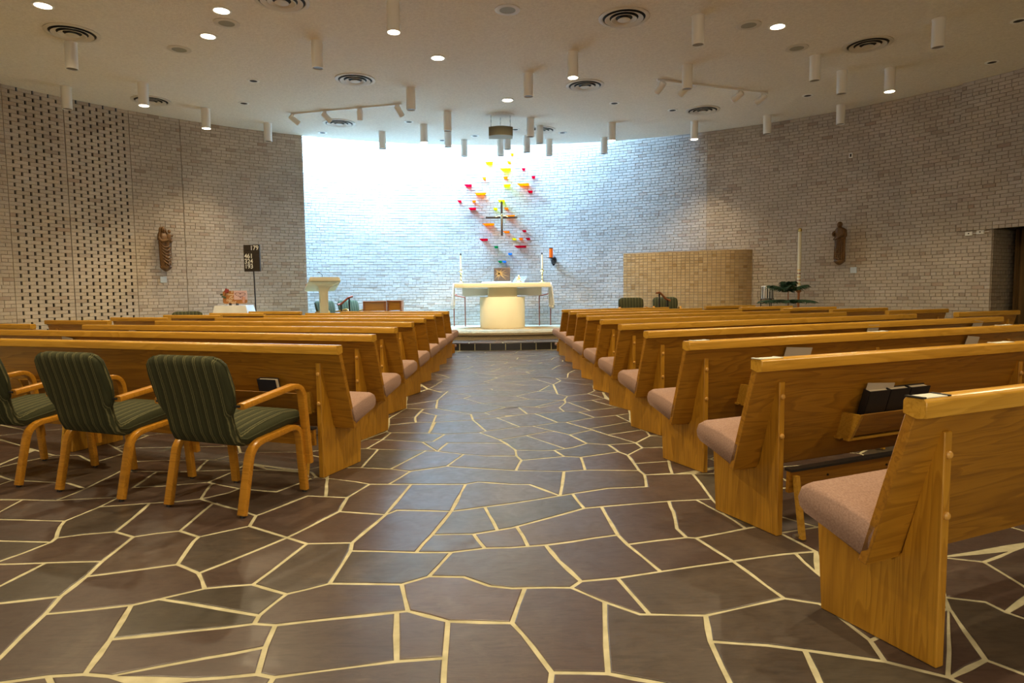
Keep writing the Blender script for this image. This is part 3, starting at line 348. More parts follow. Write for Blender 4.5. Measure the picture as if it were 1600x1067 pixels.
-2288,8072 -2120,7943 -1512,7980 -1319,8202 -1441,8384 -1988,8655;-2092,8622 -2664,8709 -3241,8280 -2839,8017 -2288,8072;-2288,8072 -2839,8017 -2852,7525 -2243,7488 -2151,7546 -2120,7943;1251,9655 1111,9311 1549,9229 1848,9598 1504,9709;-4812,7240 -5200,7216 -5200,6688 -4585,6767 -4403,6975;-4812,7240 -4403,6975 -3957,7413 -4611,7761;-4403,6975 -4585,6767 -4406,6327 -3785,6394 -3607,6765;-4403,6975 -3607,6765 -3441,7394 -3557,7451 -3957,7413;5117,6406 5163,6274 6000,5960 6000,6586 5254,6624;5117,6406 5254,6624 5108,7040 4448,7089 4298,7027 4292,6409;5117,6406 4292,6409 4090,6288 4444,5830 4941,5917 5163,6274;5163,6274 4941,5917 5288,5591 6000,5791 6000,5960;-902,6726 -1452,6901 -1450,6406 -892,6630;5332,4299 6000,3938 6000,4631 5702,4644 5346,4407;5346,4407 5702,4644 5485,5096 5118,5212 4864,5143 4609,4860;-3800,9629 -4442,9821 -4775,9340 -4662,9208 -3877,9262;728,8112 557,7637 765,7652 781,8128;728,8112 781,8128 783,8179 615,8651 174,8405 417,8157;728,8112 417,8157 -10,7889 6,7795 557,7637;557,7637 276,7305 410,7069 750,6967 795,7002 798,7041 852,7237 757,7388 758,7429;557,7637 758,7429 765,7652;557,7637 6,7795 -375,7530 -244,7364 276,7305;-86,1337 -195,927 13,794 351,932 369,1165 191,1300;-86,1337 -9,1724 -232,1830 -591,1848 -682,1739 -373,1362;-86,1337 -373,1362 -684,1214 -729,998 -622,882 -195,927;1863,2665 1610,3085 1389,3019 1451,2789 1347,2507;-3623,8043 -3557,7451 -3441,7394 -3078,7394 -2852,7525 -2839,8017 -3241,8280;-3623,8043 -3241,8280 -3757,8806 -4300,8619 -4350,8521 -4039,8088;-3623,8043 -4039,8088 -4611,7761 -3957,7413 -3557,7451;-4263,5549 -4541,5317 -4502,5252 -3958,5144;-1794,12340 -1628,11784 -1178,11958 -1087,12132 -1501,12514;-1794,12340 -1501,12514 -1479,12823 -1688,13120 -2325,13120 -2543,12713 -2367,12395;-1794,12340 -2367,12395 -2588,12102 -2484,11757 -1628,11784;3890,12760 3986,13120 3211,13120 3189,12683;3189,12683 3211,13120 2202,13094;-584,6727 -577,6605 -333,6365 -78,6308 136,6599 -106,6848;-584,6727 -106,6848 -317,7206 -605,7129;2200,6310 2763,5886 3336,6038 3413,6173 2783,6588;2200,6310 2783,6588 2803,6892 1843,7000 2033,6369 2117,6312;2200,6310 2117,6312 1839,5944 1913,5749 2567,5634 2763,5886;2783,6588 3413,6173 3664,6288 3598,6865 2803,6892;3413,6173 3336,6038 3678,5543 3752,5513 4283,5607 4444,5830 4090,6288 3664,6288;3336,6038 2763,5886 2567,5634 2657,5303 2769,5247 3678,5543;2061,3230 2111,3604 1826,3738 1552,3687 1508,3576 1430,3338 1610,3085;-1027,5295 -912,5516 -936,5792 -939,5812 -1382,5467;-1027,5295 -1382,5467 -1661,5476 -1912,5346 -2003,5079 -1905,4861 -1441,4832 -1134,4951 -1073,5132;2070,11672 1500,11474 1570,11165 1905,11043 2137,11181;2070,11672 2137,11181 2701,11111 3050,11669 2905,11730;3240,7536 2894,7373 2803,6892 3598,6865 3825,7035 3423,7509;3240,7536 2974,8134 2581,8145 2208,7541 2894,7373;3423,7509 3825,7035 4298,7027 4448,7089 4328,7616 3911,7714;4541,4837 4609,4860 4864,5143 4283,5607 3752,5513 3830,4959;4541,4837 3830,4959 3509,4803 3799,4189 4290,4260;3830,4959 3752,5513 3678,5543 2769,5247 2997,4823 3509,4803;-2543,12713 -2325,13120 -3513,13120 -3603,12855 -3261,12619;1929,8204 1752,7840 2000,7495 2208,7541 2581,8145 2411,8229;-1550,10290 -1685,10161 -1571,9697 -1008,9748 -987,10217;-1550,10290 -987,10217 -768,10547 -1446,10781 -1612,10674;-987,10217 -1008,9748 -511,9838 -383,10063;-987,10217 -383,10063 -298,10372 -644,10587 -768,10547;4328,7616 4448,7089 5108,7040 5223,7135 5365,7640 4775,7847;498,1793 459,1773 558,1592 959,1474 1267,1709 1230,1756;-2998,3623 -3165,3980 -3702,3971 -4068,3597 -3466,3248;4170,1912 3728,2012 3356,1208 3644,1114 4006,1173 4327,1464;3728,2012 2665,1843 3356,1208;3728,2012 3631,2336 2819,2526 2665,1843;1119,11554 1041,11217 1238,11105 1570,11165 1500,11474;558,1592 191,1300 369,1165 852,1202 978,1312 959,1474;5323,3577 5266,3368 6000,3230 6000,3938;5266,3368 5008,3215 4970,3012 5511,2647 6000,2682 6000,3230;-4723,8990 -4300,8619 -3757,8806 -3645,9006 -3877,9262 -4662,9208;5440,10146 5733,9559 6000,9470 6000,10168 5509,10178;5440,10146 55\
09,10178 5700,10657 5454,10873 4835,10752 4820,10607 5370,10148;5440,10146 5370,10148 4733,9869 4653,9673 5024,9402 5733,9559;5509,10178 6000,10168 6000,10676 5700,10657;5702,4644 6000,4631 6000,5218 5485,5096;-768,10547 -644,10587 -429,10818 -891,11092 -1446,10781;-644,10587 -298,10372 -24,10427 49,10639 -429,10818;6000,11229 5604,11197 5454,10873 5700,10657 6000,10676;6000,11229 6000,11807 5371,11741 5268,11446 5604,11197;152,13120 -118,12886 -137,12654 465,12527 535,12931 403,13120;152,13120 -716,13120 -656,12958 -118,12886;403,13120 535,12931 1094,12783 1315,12883 1219,13120;-2559,5666 -2776,5654 -2941,5545 -2957,5089 -2941,5072 -2003,5079 -1912,5346;6000,2014 6000,2682 5511,2647 5266,2302 5443,1914;-4064,700 -3994,1073 -4679,1178 -5200,842 -5200,700;4283,5607 4864,5143 5118,5212 5288,5591 4941,5917 4444,5830;-2789,4912 -2557,4652 -2388,4668 -2118,4659 -2064,4673 -2012,4655 -1905,4861 -2003,5079 -2941,5072;5254,6624 6000,6586 6000,7083 5223,7135 5108,7040;-2852,7525 -3078,7394 -2753,6967 -2192,6967 -2243,7488;-3984,11095 -4037,11322 -4550,11550 -5200,11001 -4505,10689;1843,7000 1307,6688 1326,6559 1469,6387 2033,6369;1843,7000 2803,6892 2894,7373 2208,7541 2000,7495 1883,7392;1843,7000 1282,7075 1274,6920 1307,6688;4459,700 4517,912 4006,1173 3644,1114 3741,700;-108,8539 -34,8437 174,8405 615,8651 604,8681 77,8899;-108,8539 77,8899 39,8986 -593,9013 -755,8770 -671,8676;77,8899 604,8681 548,8838 873,8799 881,8745 918,8764 437,9224 184,9146 39,8986;5147,12019 5371,11741 6000,11807 6000,12278 5646,12333;5147,12019 5646,12333 5376,12781 4889,12735 4744,12119;-3950,4504 -3702,3971 -3165,3980 -3110,4019 -3507,4546 -3877,4546;-3877,4546 -3507,4546 -3777,4904;1914,4786 1360,4922 1290,4774 1245,4515 1524,4411;5288,5591 5118,5212 5485,5096 6000,5218 6000,5791;-1302,1573 -1278,1466 -684,1214 -373,1362 -682,1739;-1571,9697 -1548,9212 -705,9279 -1008,9748;-1185,8189 -943,8043 -929,8292;-1185,8189 -929,8292 -923,8393 -761,8359 -721,8375 -671,8676 -755,8770 -870,8762 -1441,8384 -1319,8202;-1185,8189 -1319,8202 -1512,7980 -1284,7591 -960,7745 -943,8043;5365,7640 5223,7135 6000,7083 6000,7581;5365,7640 6000,7581 6000,8134 5636,8139;-1441,1150 -1226,977 -729,998 -684,1214 -1278,1466;-16,9641 -215,9569 -252,9495 184,9146 437,9224 558,9355 507,9536;-16,9641 507,9536 647,9736 268,10065 129,10013;-16,9641 129,10013 -383,10063 -511,9838 -215,9569;-215,9569 -511,9838 -1008,9748 -705,9279 -252,9495;1389,3019 1610,3085 1430,3338 1361,3125;-5200,3693 -5200,3111 -4632,3133 -4426,3472;5646,12333 6000,12278 6000,12868 5376,12781;1315,12883 1905,12745 2202,13094 1219,13120;-1501,12514 -1087,12132 -799,12245 -763,12471;-1501,12514 -763,12471 -650,12545 -773,12816 -1479,12823;-137,12654 -286,12533 -177,12304 229,12205 335,12250 465,12527;-137,12654 -118,12886 -656,12958 -773,12816 -650,12545 -286,12533;830,12050 1135,12325 977,12473 465,12527 335,12250;830,12050 335,12250 229,12205 160,11959 484,11715;2689,9922 3125,9648 3582,9769 3604,9883 3206,10364 2871,10378;4684,10877 4835,10752 5454,10873 5604,11197 5268,11446 4781,11347;-4585,6767 -5200,6688 -5200,6143 -4828,6067 -4597,6120 -4406,6327;3664,6288 4090,6288 4292,6409 4298,7027 3825,7035 3598,6865;465,12527 977,12473 1094,12783 535,12931;-3415,11577 -3042,11083 -2442,11227 -2484,11757;-5200,11001 -4550,11550 -5200,11842;-4550,11550 -4158,12136 -4233,12212 -5200,12198 -5200,11842;-1284,7591 -1512,7980 -2120,7943 -2151,7546 -1564,7478;-375,7530 -565,7491 -605,7129 -317,7206 -244,7364;-375,7530 -545,7669 -565,7491;-4233,12212 -4254,12676 -4558,12845 -5200,12563 -5200,12198;-4254,12676 -3603,12855 -3513,13120 -4669,13120 -4558,12845;-1753,9016 -1988,8655 -1441,8384 -870,8762;-1753,9016 -870,8762 -755,8770 -593,9013 -705,9279 -1548,9212;-2941,5545 -2776,5654 -3090,6106 -3527,6089 -3699,5870 -3420,5576;-2941,5545 -3420,5576 -2957,5089;6000,8134 6000,8870 5450,8406 5636,8139;-2288,1938 -2297,2304 -2703,2509 -2962,2494 -3083,2410 -3019,1876;-4679,1178 -4883,1695 -5200,1738 -5200,842;1326,6559 1359,6327 1352,62\
80 1469,6387;-3699,5870 -3527,6089 -3785,6394 -4406,6327 -4597,6120 -4047,5771 -3775,5950;750,6967 410,7069 -106,6848 136,6599 444,6594;-1479,12823 -773,12816 -656,12958 -716,13120 -1688,13120;-244,7364 -317,7206 -106,6848 410,7069 276,7305;-5200,3111 -5200,2462 -4842,2499 -4494,2892 -4632,3133;-5200,12563 -4558,12845 -4669,13120 -5200,13120;5733,9559 5024,9402 5012,9051 6000,8870 6000,9470;39,8986 184,9146 -252,9495 -705,9279 -593,9013;5370,10148 4820,10607 4290,10278 4733,9869;-1603,4454 -1558,4395 -1480,4359 -1403,4353 -1537,4435 -1590,4455;-4205,5500 -4063,5306 -3523,4596 -3564,5011 -3623,5099 -3812,5252 -4096,5441 -4181,5501;-943,7582 -852,7822 -802,7945 -837,8073 -893,8230 -921,8109 -944,7654"""
# ------------------------------------------------------------------ floor of irregular slate flagstones set in pale grout
def inset_poly(P, d):
    """shrink an outline; corners that would fold over themselves are dropped first"""
    P = list(P)
    for _ in range(8):
        Q = _inset(P, d)
        bad = [i for i in range(len(P)) if (P[(i+1) % len(P)]-P[i]).dot(Q[(i+1) % len(P)]-Q[i]) <= 0]
        for i in range(len(P)):
            a, b, c = P[i-1], P[i], P[(i+1) % len(P)]
            if (b-a).normalized().dot((c-b).normalized()) < -.93: bad.append(i)
        if not bad or len(P) <= 3: return Q
        P.pop(bad[0])
    return Q
def _inset(P, d):
    n = len(P); out = []
    for i in range(n):
        a, b, c = P[i-1], P[i], P[(i+1) % n]
        e1 = (b-a).normalized(); e2 = (c-b).normalized(); n1 = Vector((-e1.y, e1.x)); n2 = Vector((-e2.y, e2.x))
        m = n1+n2
        if m.length < .2: m = n1.copy()
        m.normalize(); k = max(.45, m.dot(n1)); out.append(b+m*(d/k))
    return out
def rough_edge(P):
    """a hand-broken edge: long sides get a slightly wandering midpoint"""
    out = []; n = len(P)
    for i in range(n):
        a, b = P[i], P[(i+1) % n]; out.append(a); L = (b-a).length
        if L > .16:
            e = (b-a)/L; nn = Vector((-e.y, e.x)); k = 2 if L > .34 else 1
            for j in range(k):
                t = (j+1)/(k+1); out.append(a+(b-a)*t+nn*random.uniform(-.0045, .0045))
    return out
def stone_mesh(P, z1, z0, name='flagstone', gap=.0092):
    Q = inset_poly(P, gap); Q = rough_edge(Q); R_ = _inset(Q, .004); n = len(Q); mb = MB()
    z1 += random.uniform(-.0006, .0006)
    vs = [(p.x, p.y, z0) for p in Q]+[(p.x, p.y, z1-.0012) for p in Q]+[(p.x, p.y, z1) for p in R_]
    fs = [(i, (i+1) % n, (i+1) % n+n, i+n) for i in range(n)]+[(i+n, (i+1) % n+n, (i+1) % n+2*n, i+2*n) for i in range(n)]+[tuple(range(2*n, 3*n))]
    return mb.add(vs, fs)
def circle_pts(c, R, n=128, a0=0, a1=2*pi): return [Vector((c.x+R*cos(a0+(a1-a0)*k/n), c.y+R*sin(a0+(a1-a0)*k/n))) for k in range(n)]
mb = MB(); pts = circle_pts(RC, 13.0, 96); mb.add([(p.x, p.y, -.0025) for p in pts]+[(p.x, p.y, -.2) for p in pts], [tuple(range(96)), tuple(range(192-1, 95, -1))]+[(i, (i+1) % 96, (i+1) % 96+96, i+96) for i in range(96)])
floor = struct(mb.obj('floor', M['grout']), 'floor of irregular brown slate flagstones with wide pale joints')
stones = []
for s in STONES.split(';'):
    P = [Vector((int(a)/1000, int(b)/1000)) for a, b in (p.split(',') for p in s.split())]
    c = sum(P, Vector((0, 0)))/len(P); ar = abs(sum(P[i-1].x*P[i].y-P[i].x*P[i-1].y for i in range(len(P))))/2
    u, v, k = project((c.x, c.y, 0))
    vis = ar/(k**3) if k > .5 and -150 < u < 1750 and v < 1250 else 0
    if k > .5 and (u < 480 and c.y > 5.0 or u > 1150 and c.y > 5.5): vis *= .05      # under the pews
    stones.append((vis, P))
stones.sort(key=lambda t: -t[0])
rest = MB()
for i, (vis, P) in enumerate(stones):
    m = stone_mesh(P, 0.0, -.012)
    if i < 300: m.obj('flagstone', M['slate'], floor)
    else: rest.add(m.v, m.f)
o = rest.obj('far_flagstones', M['slate'], floor); o['kind'] = 'stuff'

# ------------------------------------------------------------------ brick walls
COURSE = .0671; BL = .2013; JOINT = .0080
def unit_brick(l, name, tall=False):
    d = .012; h = COURSE-(.0035 if tall else JOINT); c = .003; x = l/2; z = h/2
    vs = [(-x, .03, -z), (x, .03, -z), (x, .03, z), (-x, .03, z), (-x, -d+c, -z), (x, -d+c, -z), (x, -d+c, z), (-x, -d+c, z), (-x+c, -d, -z+c), (x-c, -d, -z+c), (x-c, -d, z-c), (-x+c, -d, z-c)]
    fs = [(8, 9, 10, 11)]+[(4+i, 4+(i+1) % 4, 8+(i+1) % 4, 8+i) for i in range(4)]+[(i, (i+1) % 4, 4+(i+1) % 4, 4+i) for i in range(4)]
    return vs, fs
_bm = {}
def brick_shape(l, mt, tall=False):
    k = (round(l, 3), mt.name, tall)
    if k not in _bm:
        vs, fs = unit_brick(l, 'brick', tall); mb = MB().add(vs, fs); _bm[k] = (mb.mesh('brick', mt), vs, fs)
    return _bm[k]
class Arc:
    """wall line on a circle seen from inside; s runs from a0 to a1 (degrees)"""
    def __init__(s, c, R, a0, a1): s.c, s.R, s.a0, s.a1 = c, R, radians(a0), radians(a1); s.L = abs(s.a1-s.a0)*R; s.sg = 1 if s.a1 > s.a0 else -1
    def at(s, d, off=0):
        a = s.a0+s.sg*d/s.R; n = Vector((cos(a), sin(a))); return s.c+n*(s.R+off), -n      # point, inward normal
class Line:
    """wall line through points; the normal points to the left of travel unless flipped"""
    def __init__(s, pts, flip=False):
        s.p = [Vector(q) for q in pts]; s.d = [0]
        for a, b in zip(s.p, s.p[1:]): s.d.append(s.d[-1]+(b-a).length)
        s.L = s.d[-1]; s.fl = flip
    def at(s, d, off=0):
        i = 0
        while i < len(s.p)-2 and d > s.d[i+1]: i += 1
        t = (d-s.d[i])/(s.d[i+1]-s.d[i]); e = (s.p[i+1]-s.p[i]).normalized()
        i2 = min(i+1, len(s.p)-2); e2 = (s.p[i2+1]-s.p[i2]).normalized(); e = e.lerp(e2, max(0, min(1, t))).normalized()
        n = Vector((-e.y, e.x))*(-1 if s.fl else 1); return s.p[i].lerp(s.p[i+1], t)-n*off, n
def wall_body(name, path, z0, z1, thick, mt, parent=None, step=.2, back=.0):
    n = max(2, int(path.L/step)+1); mb = MB(); vs = []
    for i in range(n+1):
        d = path.L*i/n
        for off, z in ((back, z0), (back, z1), (thick, z1), (thick, z0)):
            q, _ = path.at(d, off); vs.append((q.x, q.y, z))
    fs = [(0, 1, 2, 3), tuple(4*n+k for k in (3, 2, 1, 0))]
    for i in range(n):
        for k in range(4): fs.append((4*i+k, 4*(i+1)+k, 4*(i+1)+(k+1) % 4, 4*i+(k+1) % 4))
    return mb.add(vs, fs).obj(name, mt, parent)
def lay_bricks(wall, path, z0, z1, mt, screen=False, header_only=False, zvis=(.95, 4.9), limit=300, single=False):
    items = []; ncs = int((z1-z0)/COURSE+.5); k0 = int(round(z0/COURSE))
    for c in range(ncs):
        k = k0+c; z = (k+.5)*COURSE
        if z+COURSE*.45 > z1+.01: break
        if screen: pitch = (path.L+.034)/round((path.L+.034)/(BL+.034)); L, off = pitch-.034, (.5 if k % 2 else 0)      # whole bricks end each panel
        elif header_only: L, pitch, off = BL/2-.0075, BL/2, 0
        elif k % 6 == 3: L, pitch, off = BL/2-JOINT, BL/2, .25
        else: L, pitch, off = BL-JOINT, BL, ((k % 2)*.5+(.12 if k % 6 > 3 else 0))
        d = -off*pitch
        while d < path.L:
            a, b = d, d+L; d += pitch
            a2, b2 = max(a, .002), min(b, path.L-.002)
            if b2-a2 < .02: continue
            l = round((b2-a2)/.01)*.01 if b2-a2 < L-.002 else L
            if l < .02: continue
            items.append(((a2+b2)/2, z, l))
    scored = []
    for d, z, l in items:
        q, n = path.at(d); u, v, k = project((q.x, q.y, z)); vd = (Vector((0, 0))-q).normalized()
        inview = k > .5 and -10 < u < 1610 and -10 < v < 1080 and zvis[0] < z < zvis[1]
        scored.append((l*max(.05, vd.dot(n))/(k*k) if inview else 0, d, z, l))
    scored.sort(key=lambda t: -t[0]); rest = MB()
    for i, (sc, d, z, l) in enumerate(scored):
        q, n = path.at(d, random.uniform(-.0015, .0025)); me, vs, fs = brick_shape(l, mt, screen)
        ang = atan2(n.y, n.x)+pi/2
        if i < limit and sc > 0:
            o = bpy.data.objects.new('brick', me); o.location = (q.x, q.y, z); o.rotation_euler = (0, 0, ang); COL.objects.link(o); o.parent = wall
        else:
            ca, sa = cos(ang), sin(ang); rest.add([(q.x+x*ca-y*sa, q.y+x*sa+y*ca, z+w) for x, y, w in vs], fs)
    if rest.v:
        o = rest.obj('further_bricks', mt, wall); o['kind'] = 'stuff'
JOIN = 60.45                                         # where the sanctuary wall runs into the round wall (degrees about RC)
A_EDGE = 116.75                                      # free end of the left wall
pw = Arc(RC, RR, JOIN, 28.7)
w = struct(wall_body('wall_right', pw, 0, H+.02, .3, M['mortar']), 'curved grey-tan brick wall on the right'); lay_bricks(w, pw, 0, H, M['brick'])
ph = Arc(RC, RR-.07, 31.85, 12.0)
w = struct(wall_body('wall_right_header', ph, 2.235, H+.02, .34, M['mortar']), 'brick wall above the curtained opening, standing slightly proud'); lay_bricks(w, ph, 2.235, H, M['brick'], zvis=(2, 5))
e0 = Vector((cos(radians(28.7)), sin(radians(28.7)))); pr_ = Line([RC+e0*(RR+.01), RC+e0*(RR+.95)], flip=True)
w = struct(wall_body('wall_right_return', pr_, 0, 2.3, .02, M['mortar']), 'shaded brick return beside the brown curtain'); lay_bricks(w, pr_, 0, 2.25, M['brick'])
for nm, a0, a1, scr, lab in (('wall_left', A_EDGE, 131.5, False, 'plain curved brick wall behind the number board'), ('wall_left', 131.54, 136.97, False, 'plain brick panel carrying the statue of the woman and child'),
                             ('wall_left_screen', 137.0, 143.36, True, 'open-jointed brick screen beside the statue panel'), ('wall_left_screen', 143.42, 148.83, True, 'open-jointed brick screen nearer the left edge'), ('wall_left', 148.86, 158, False, 'plain brick panel at the far left edge')):
    p = Arc(RC, RR, a0, a1)
    w = struct(wall_body(nm, p, 0, H+.02, .3, M['hole_dark'] if scr else M['mortar'], back=.055 if scr else .0), lab)
    lay_bricks(w, p, 0, H, M['brick'], screen=scr, zvis=(.6, 4.9))
pr2 = Arc(RC, RR, 158, 372); w = struct(wall_body('wall_rear', pr2, 0, H+.02, .3, M['brick_surface']), 'brick wall behind the camera')
pq = Arc(RC, RR+.95, 29.5, 11.0); struct(wall_body('wall_sky_block', pq, 0, 2.5, .1, M['brick_surface']), 'unseen wall added behind the curtain to keep sky light out')  # unseen wall added so sky light does not leak past the curtain
e1 = Vector((cos(radians(12)), sin(radians(12)))); struct(wall_body('wall_sky_block_end', Line([RC+e1*(RR-.02), RC+e1*(RR+1.05)]), 0, 2.5, .1, M['brick_surface']), 'unseen end wall added behind the curtain to keep sky light out')  # closes the added light block at its far side
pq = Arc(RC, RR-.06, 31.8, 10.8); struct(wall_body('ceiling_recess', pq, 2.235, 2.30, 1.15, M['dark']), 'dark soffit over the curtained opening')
# sanctuary wall on its own arc, running up past the ceiling into the roof light
pj = RC+Vector((cos(radians(JOIN)), sin(radians(JOIN))))*RR; sa0 = math.degrees(atan2(pj.y-WC.y, pj.x-WC.x))
ps = Arc(WC, WR, sa0, 127); w = struct(wall_body('wall_sanctuary', ps, 0, SKY_TOP, .3, M['mortar']), 'concave brick sanctuary wall washed with daylight from above'); lay_bricks(w, ps, 0, SKY_TOP-.1, M['brick'], zvis=(.3, 4.8))
pe = Line([WC+Vector((cos(radians(126)), sin(radians(126))))*(WR+.1), RC+Vector((cos(radians(126)), sin(radians(126))))*(RR+.2)]); struct(wall_body('wall_sanctuary_end', pe, 0, SKY_TOP, .2, M['white_paint']), 'end wall of the roof light, out of sight')
# ceiling disc, its upstand round the roof light and the roof
n = 160; pts = circle_pts(RC, RR+.004, n); mb = MB(); mb.add([(p.x, p.y, H) for p in pts]+[(p.x, p.y, H+.22) for p in pts], [tuple(range(n))[::-1], tuple(range(n, 2*n))]+[(i, (i+1) % n, (i+1) % n+n, i+n) for i in range(n)])
ceil_ = struct(mb.obj('ceiling', M['ceiling']), 'flat textured off-white ceiling of the round room')
pu = Arc(RC, RR+.0, JOIN-1, 127); struct(wall_body('wall_roof_light', pu, H+.1, SKY_TOP, -.12, M['white_paint']), 'white upstand of the roof light above the ceiling edge')
pts = circle_pts(RC, RR+.13, 64); mb = MB(); mb.add([(p.x, p.y, SKY_TOP) for p in pts]+[(p.x, p.y, SKY_TOP+.1) for p in pts], [tuple(range(64))[::-1], tuple(range(64, 128))]+[(i, (i+1) % 64, (i+1) % 64+64, i+64) for i in range(64)])
struct(mb.obj('roof', M['white_paint']), 'roof over the round room')
# tan stack-bonded screen wall in front of the sanctuary wall at the right
tp = [aty(974, 455, 15.9), aty(1020, 455, 15.55), aty(1070, 455, 15.2), aty(1110, 455, 14.9), aty(1140, 455, 14.75), aty(1165, 455, 14.75), aty(1190, 455, 14.95), aty(1212, 455, 15.3)]
tp = [Vector((p.x, p.y)) for p in tp]
for _ in range(3): tp = [tp[0]]+[q for a, b in zip(tp, tp[1:]) for q in (a*.75+b*.25, a*.25+b*.75)]+[tp[-1]]
tl = Line(tp, flip=True)
w = struct(wall_body('wall_tan_screen', tl, 0, 2.08, .16, M['mortar']), 'low curved screen wall of stack-bonded tan brick ends'); lay_bricks(w, tl, 0, 2.08, M['tan_brick'], header_only=True, zvis=(.8, 2.2))
tb = MB(); nn = 40; vs = []
for i in range(nn+1):
    d = tl.L*i/nn
    for off in (-.012, .17):
        q, _ = tl.at(d, off); vs += [(q.x, q.y, 2.08), (q.x, q.y, 2.10)]
fs = [(0, 1, 3, 2), (4*nn, 4*nn+2, 4*nn+3, 4*nn+1)]
for i in range(nn):
    a = 4*i; b = a+4; fs += [(a, b, b+1, a+1), (a+1, b+1, b+3, a+3), (a+3, b+3, b+2, a+2), (a+2, b+2, b, a)]
tb.add(vs, fs).obj('coping', M['tan_brick'], w)

# ------------------------------------------------------------------ slate step and carpeted platform
def arc_front(x, y0, k): return y0+(x-.28)**2/k
def platform(name, y0, k, x0, x1, ztop, zbot, mt, label, parent=None):
    xs = [x0+(x1-x0)*i/40 for i in range(41)]; fr = [Vector((x, arc_front(x, y0, k))) for x in xs]
    bk = [Vector((x, WC.y+sqrt(max(.1, (WR+.1)**2-(x-WC.x)**2)))) for x in xs]
    fr = [f if f.y < b.y-.05 else Vector((f.x, b.y-.05)) for f, b in zip(fr, bk)]
    P = fr+bk[::-1]; n = len(P); mb = MB()
    mb.add([(p.x, p.y, ztop) for p in P]+[(p.x, p.y, zbot) for p in P], [(i, i+1, n-2-i, n-1-i) for i in range(40)]+[(i, (i+1) % n, (i+1) % n+n, i+n) for i in range(n)])
    return struct(mb.obj(name, mt, parent), label)
step = platform('floor_step', 13.15, 14, -4.9, 4.6, .150, -.01, M['grout'], 'slate-topped step at the front of the sanctuary')
xs = []; x = -4.4
while x < 4.4:
    xs.append(x); x += .313
for x in xs:                                          # black riser tiles
    xm = x+.15; s_ = (xm-.28)*2/14; a = atan2(s_, 1); y = arc_front(xm, 13.15, 14)
    o = MB().box(-.148, .148, -.012, .01, .004, .143).obj('riser_tile', M['riser_tile'], step, bevel=.002, segs=1); o.location = (xm, y, 0); o.rotation_euler = (0, 0, a)
random.seed(4)
rows = [[], []]; 
for r, (ya, yb) in enumerate(((-.02, .40), (.40, .84))):
    x = -3.2
    cuts = [x]
    while x < 3.6:
        x += random.uniform(.38, .72); cuts.append(x)
    for x0, x1 in zip(cuts, cuts[1:]):
        j = [random.uniform(-.05, .05) for _ in range(4)]
        P = [Vector((x0, arc_front(x0, 13.15, 14)+ya)), Vector((x1, arc_front(x1, 13.15, 14)+ya)), Vector((x1+j[2] if 0 else x1, arc_front(x1, 13.15, 14)+yb)), Vector((x0, arc_front(x0, 13.15, 14)+yb))]
        stone_mesh(P, .160, .146, gap=.007).obj('flagstone', M['slate'], step)
platform('floor_carpet_lower', 14.02, 10, -4.4, 4.2, .245, .14, M['carpet'], 'lower carpeted tread of the altar platform')
platform('floor_carpet', 13.97, 10, -4.4, 4.2, .305, .258, M['carpet'], 'tan carpeted altar platform')
platform('floor_carpet_shade', 14.06, 10, -4.35, 4.15, .26, .2, M['dark'], 'near-black strip painting the shadow under the carpet nosing')  # near-black layer puts the nosing's shadow into the colour
CZ = .305

# ------------------------------------------------------------------ roof-light glazing
mb = MB(); gp = [Arc(WC, WR, 65, 120).at(9.35*.96*i/24)[0] for i in range(0)]
ga = [radians(64+56*i/24) for i in range(25)]
vs = []
for a in ga:
    q = WC+Vector((cos(a), sin(a)))*(WR-.02); r = q-RC; r = RC+r.normalized()*(RR+.02); vs += [(q.x, q.y, SKY_TOP-.03), (r.x, r.y, SKY_TOP-.03), (q.x, q.y, SKY_TOP-.02), (r.x, r.y, SKY_TOP-.02)]
fs = []
for i in range(24):
    a = 4*i; b = a+4; fs += [(a, b, b+1, a+1), (a+2, a+3, b+3, b+2), (a, a+2, b+2, b), (a+1, b+1, b+3, a+3)]
struct(mb.add(vs, fs).obj('window_1', M['skylight_glass']), 'roof light glazing above the sanctuary wall')
SZ = .16
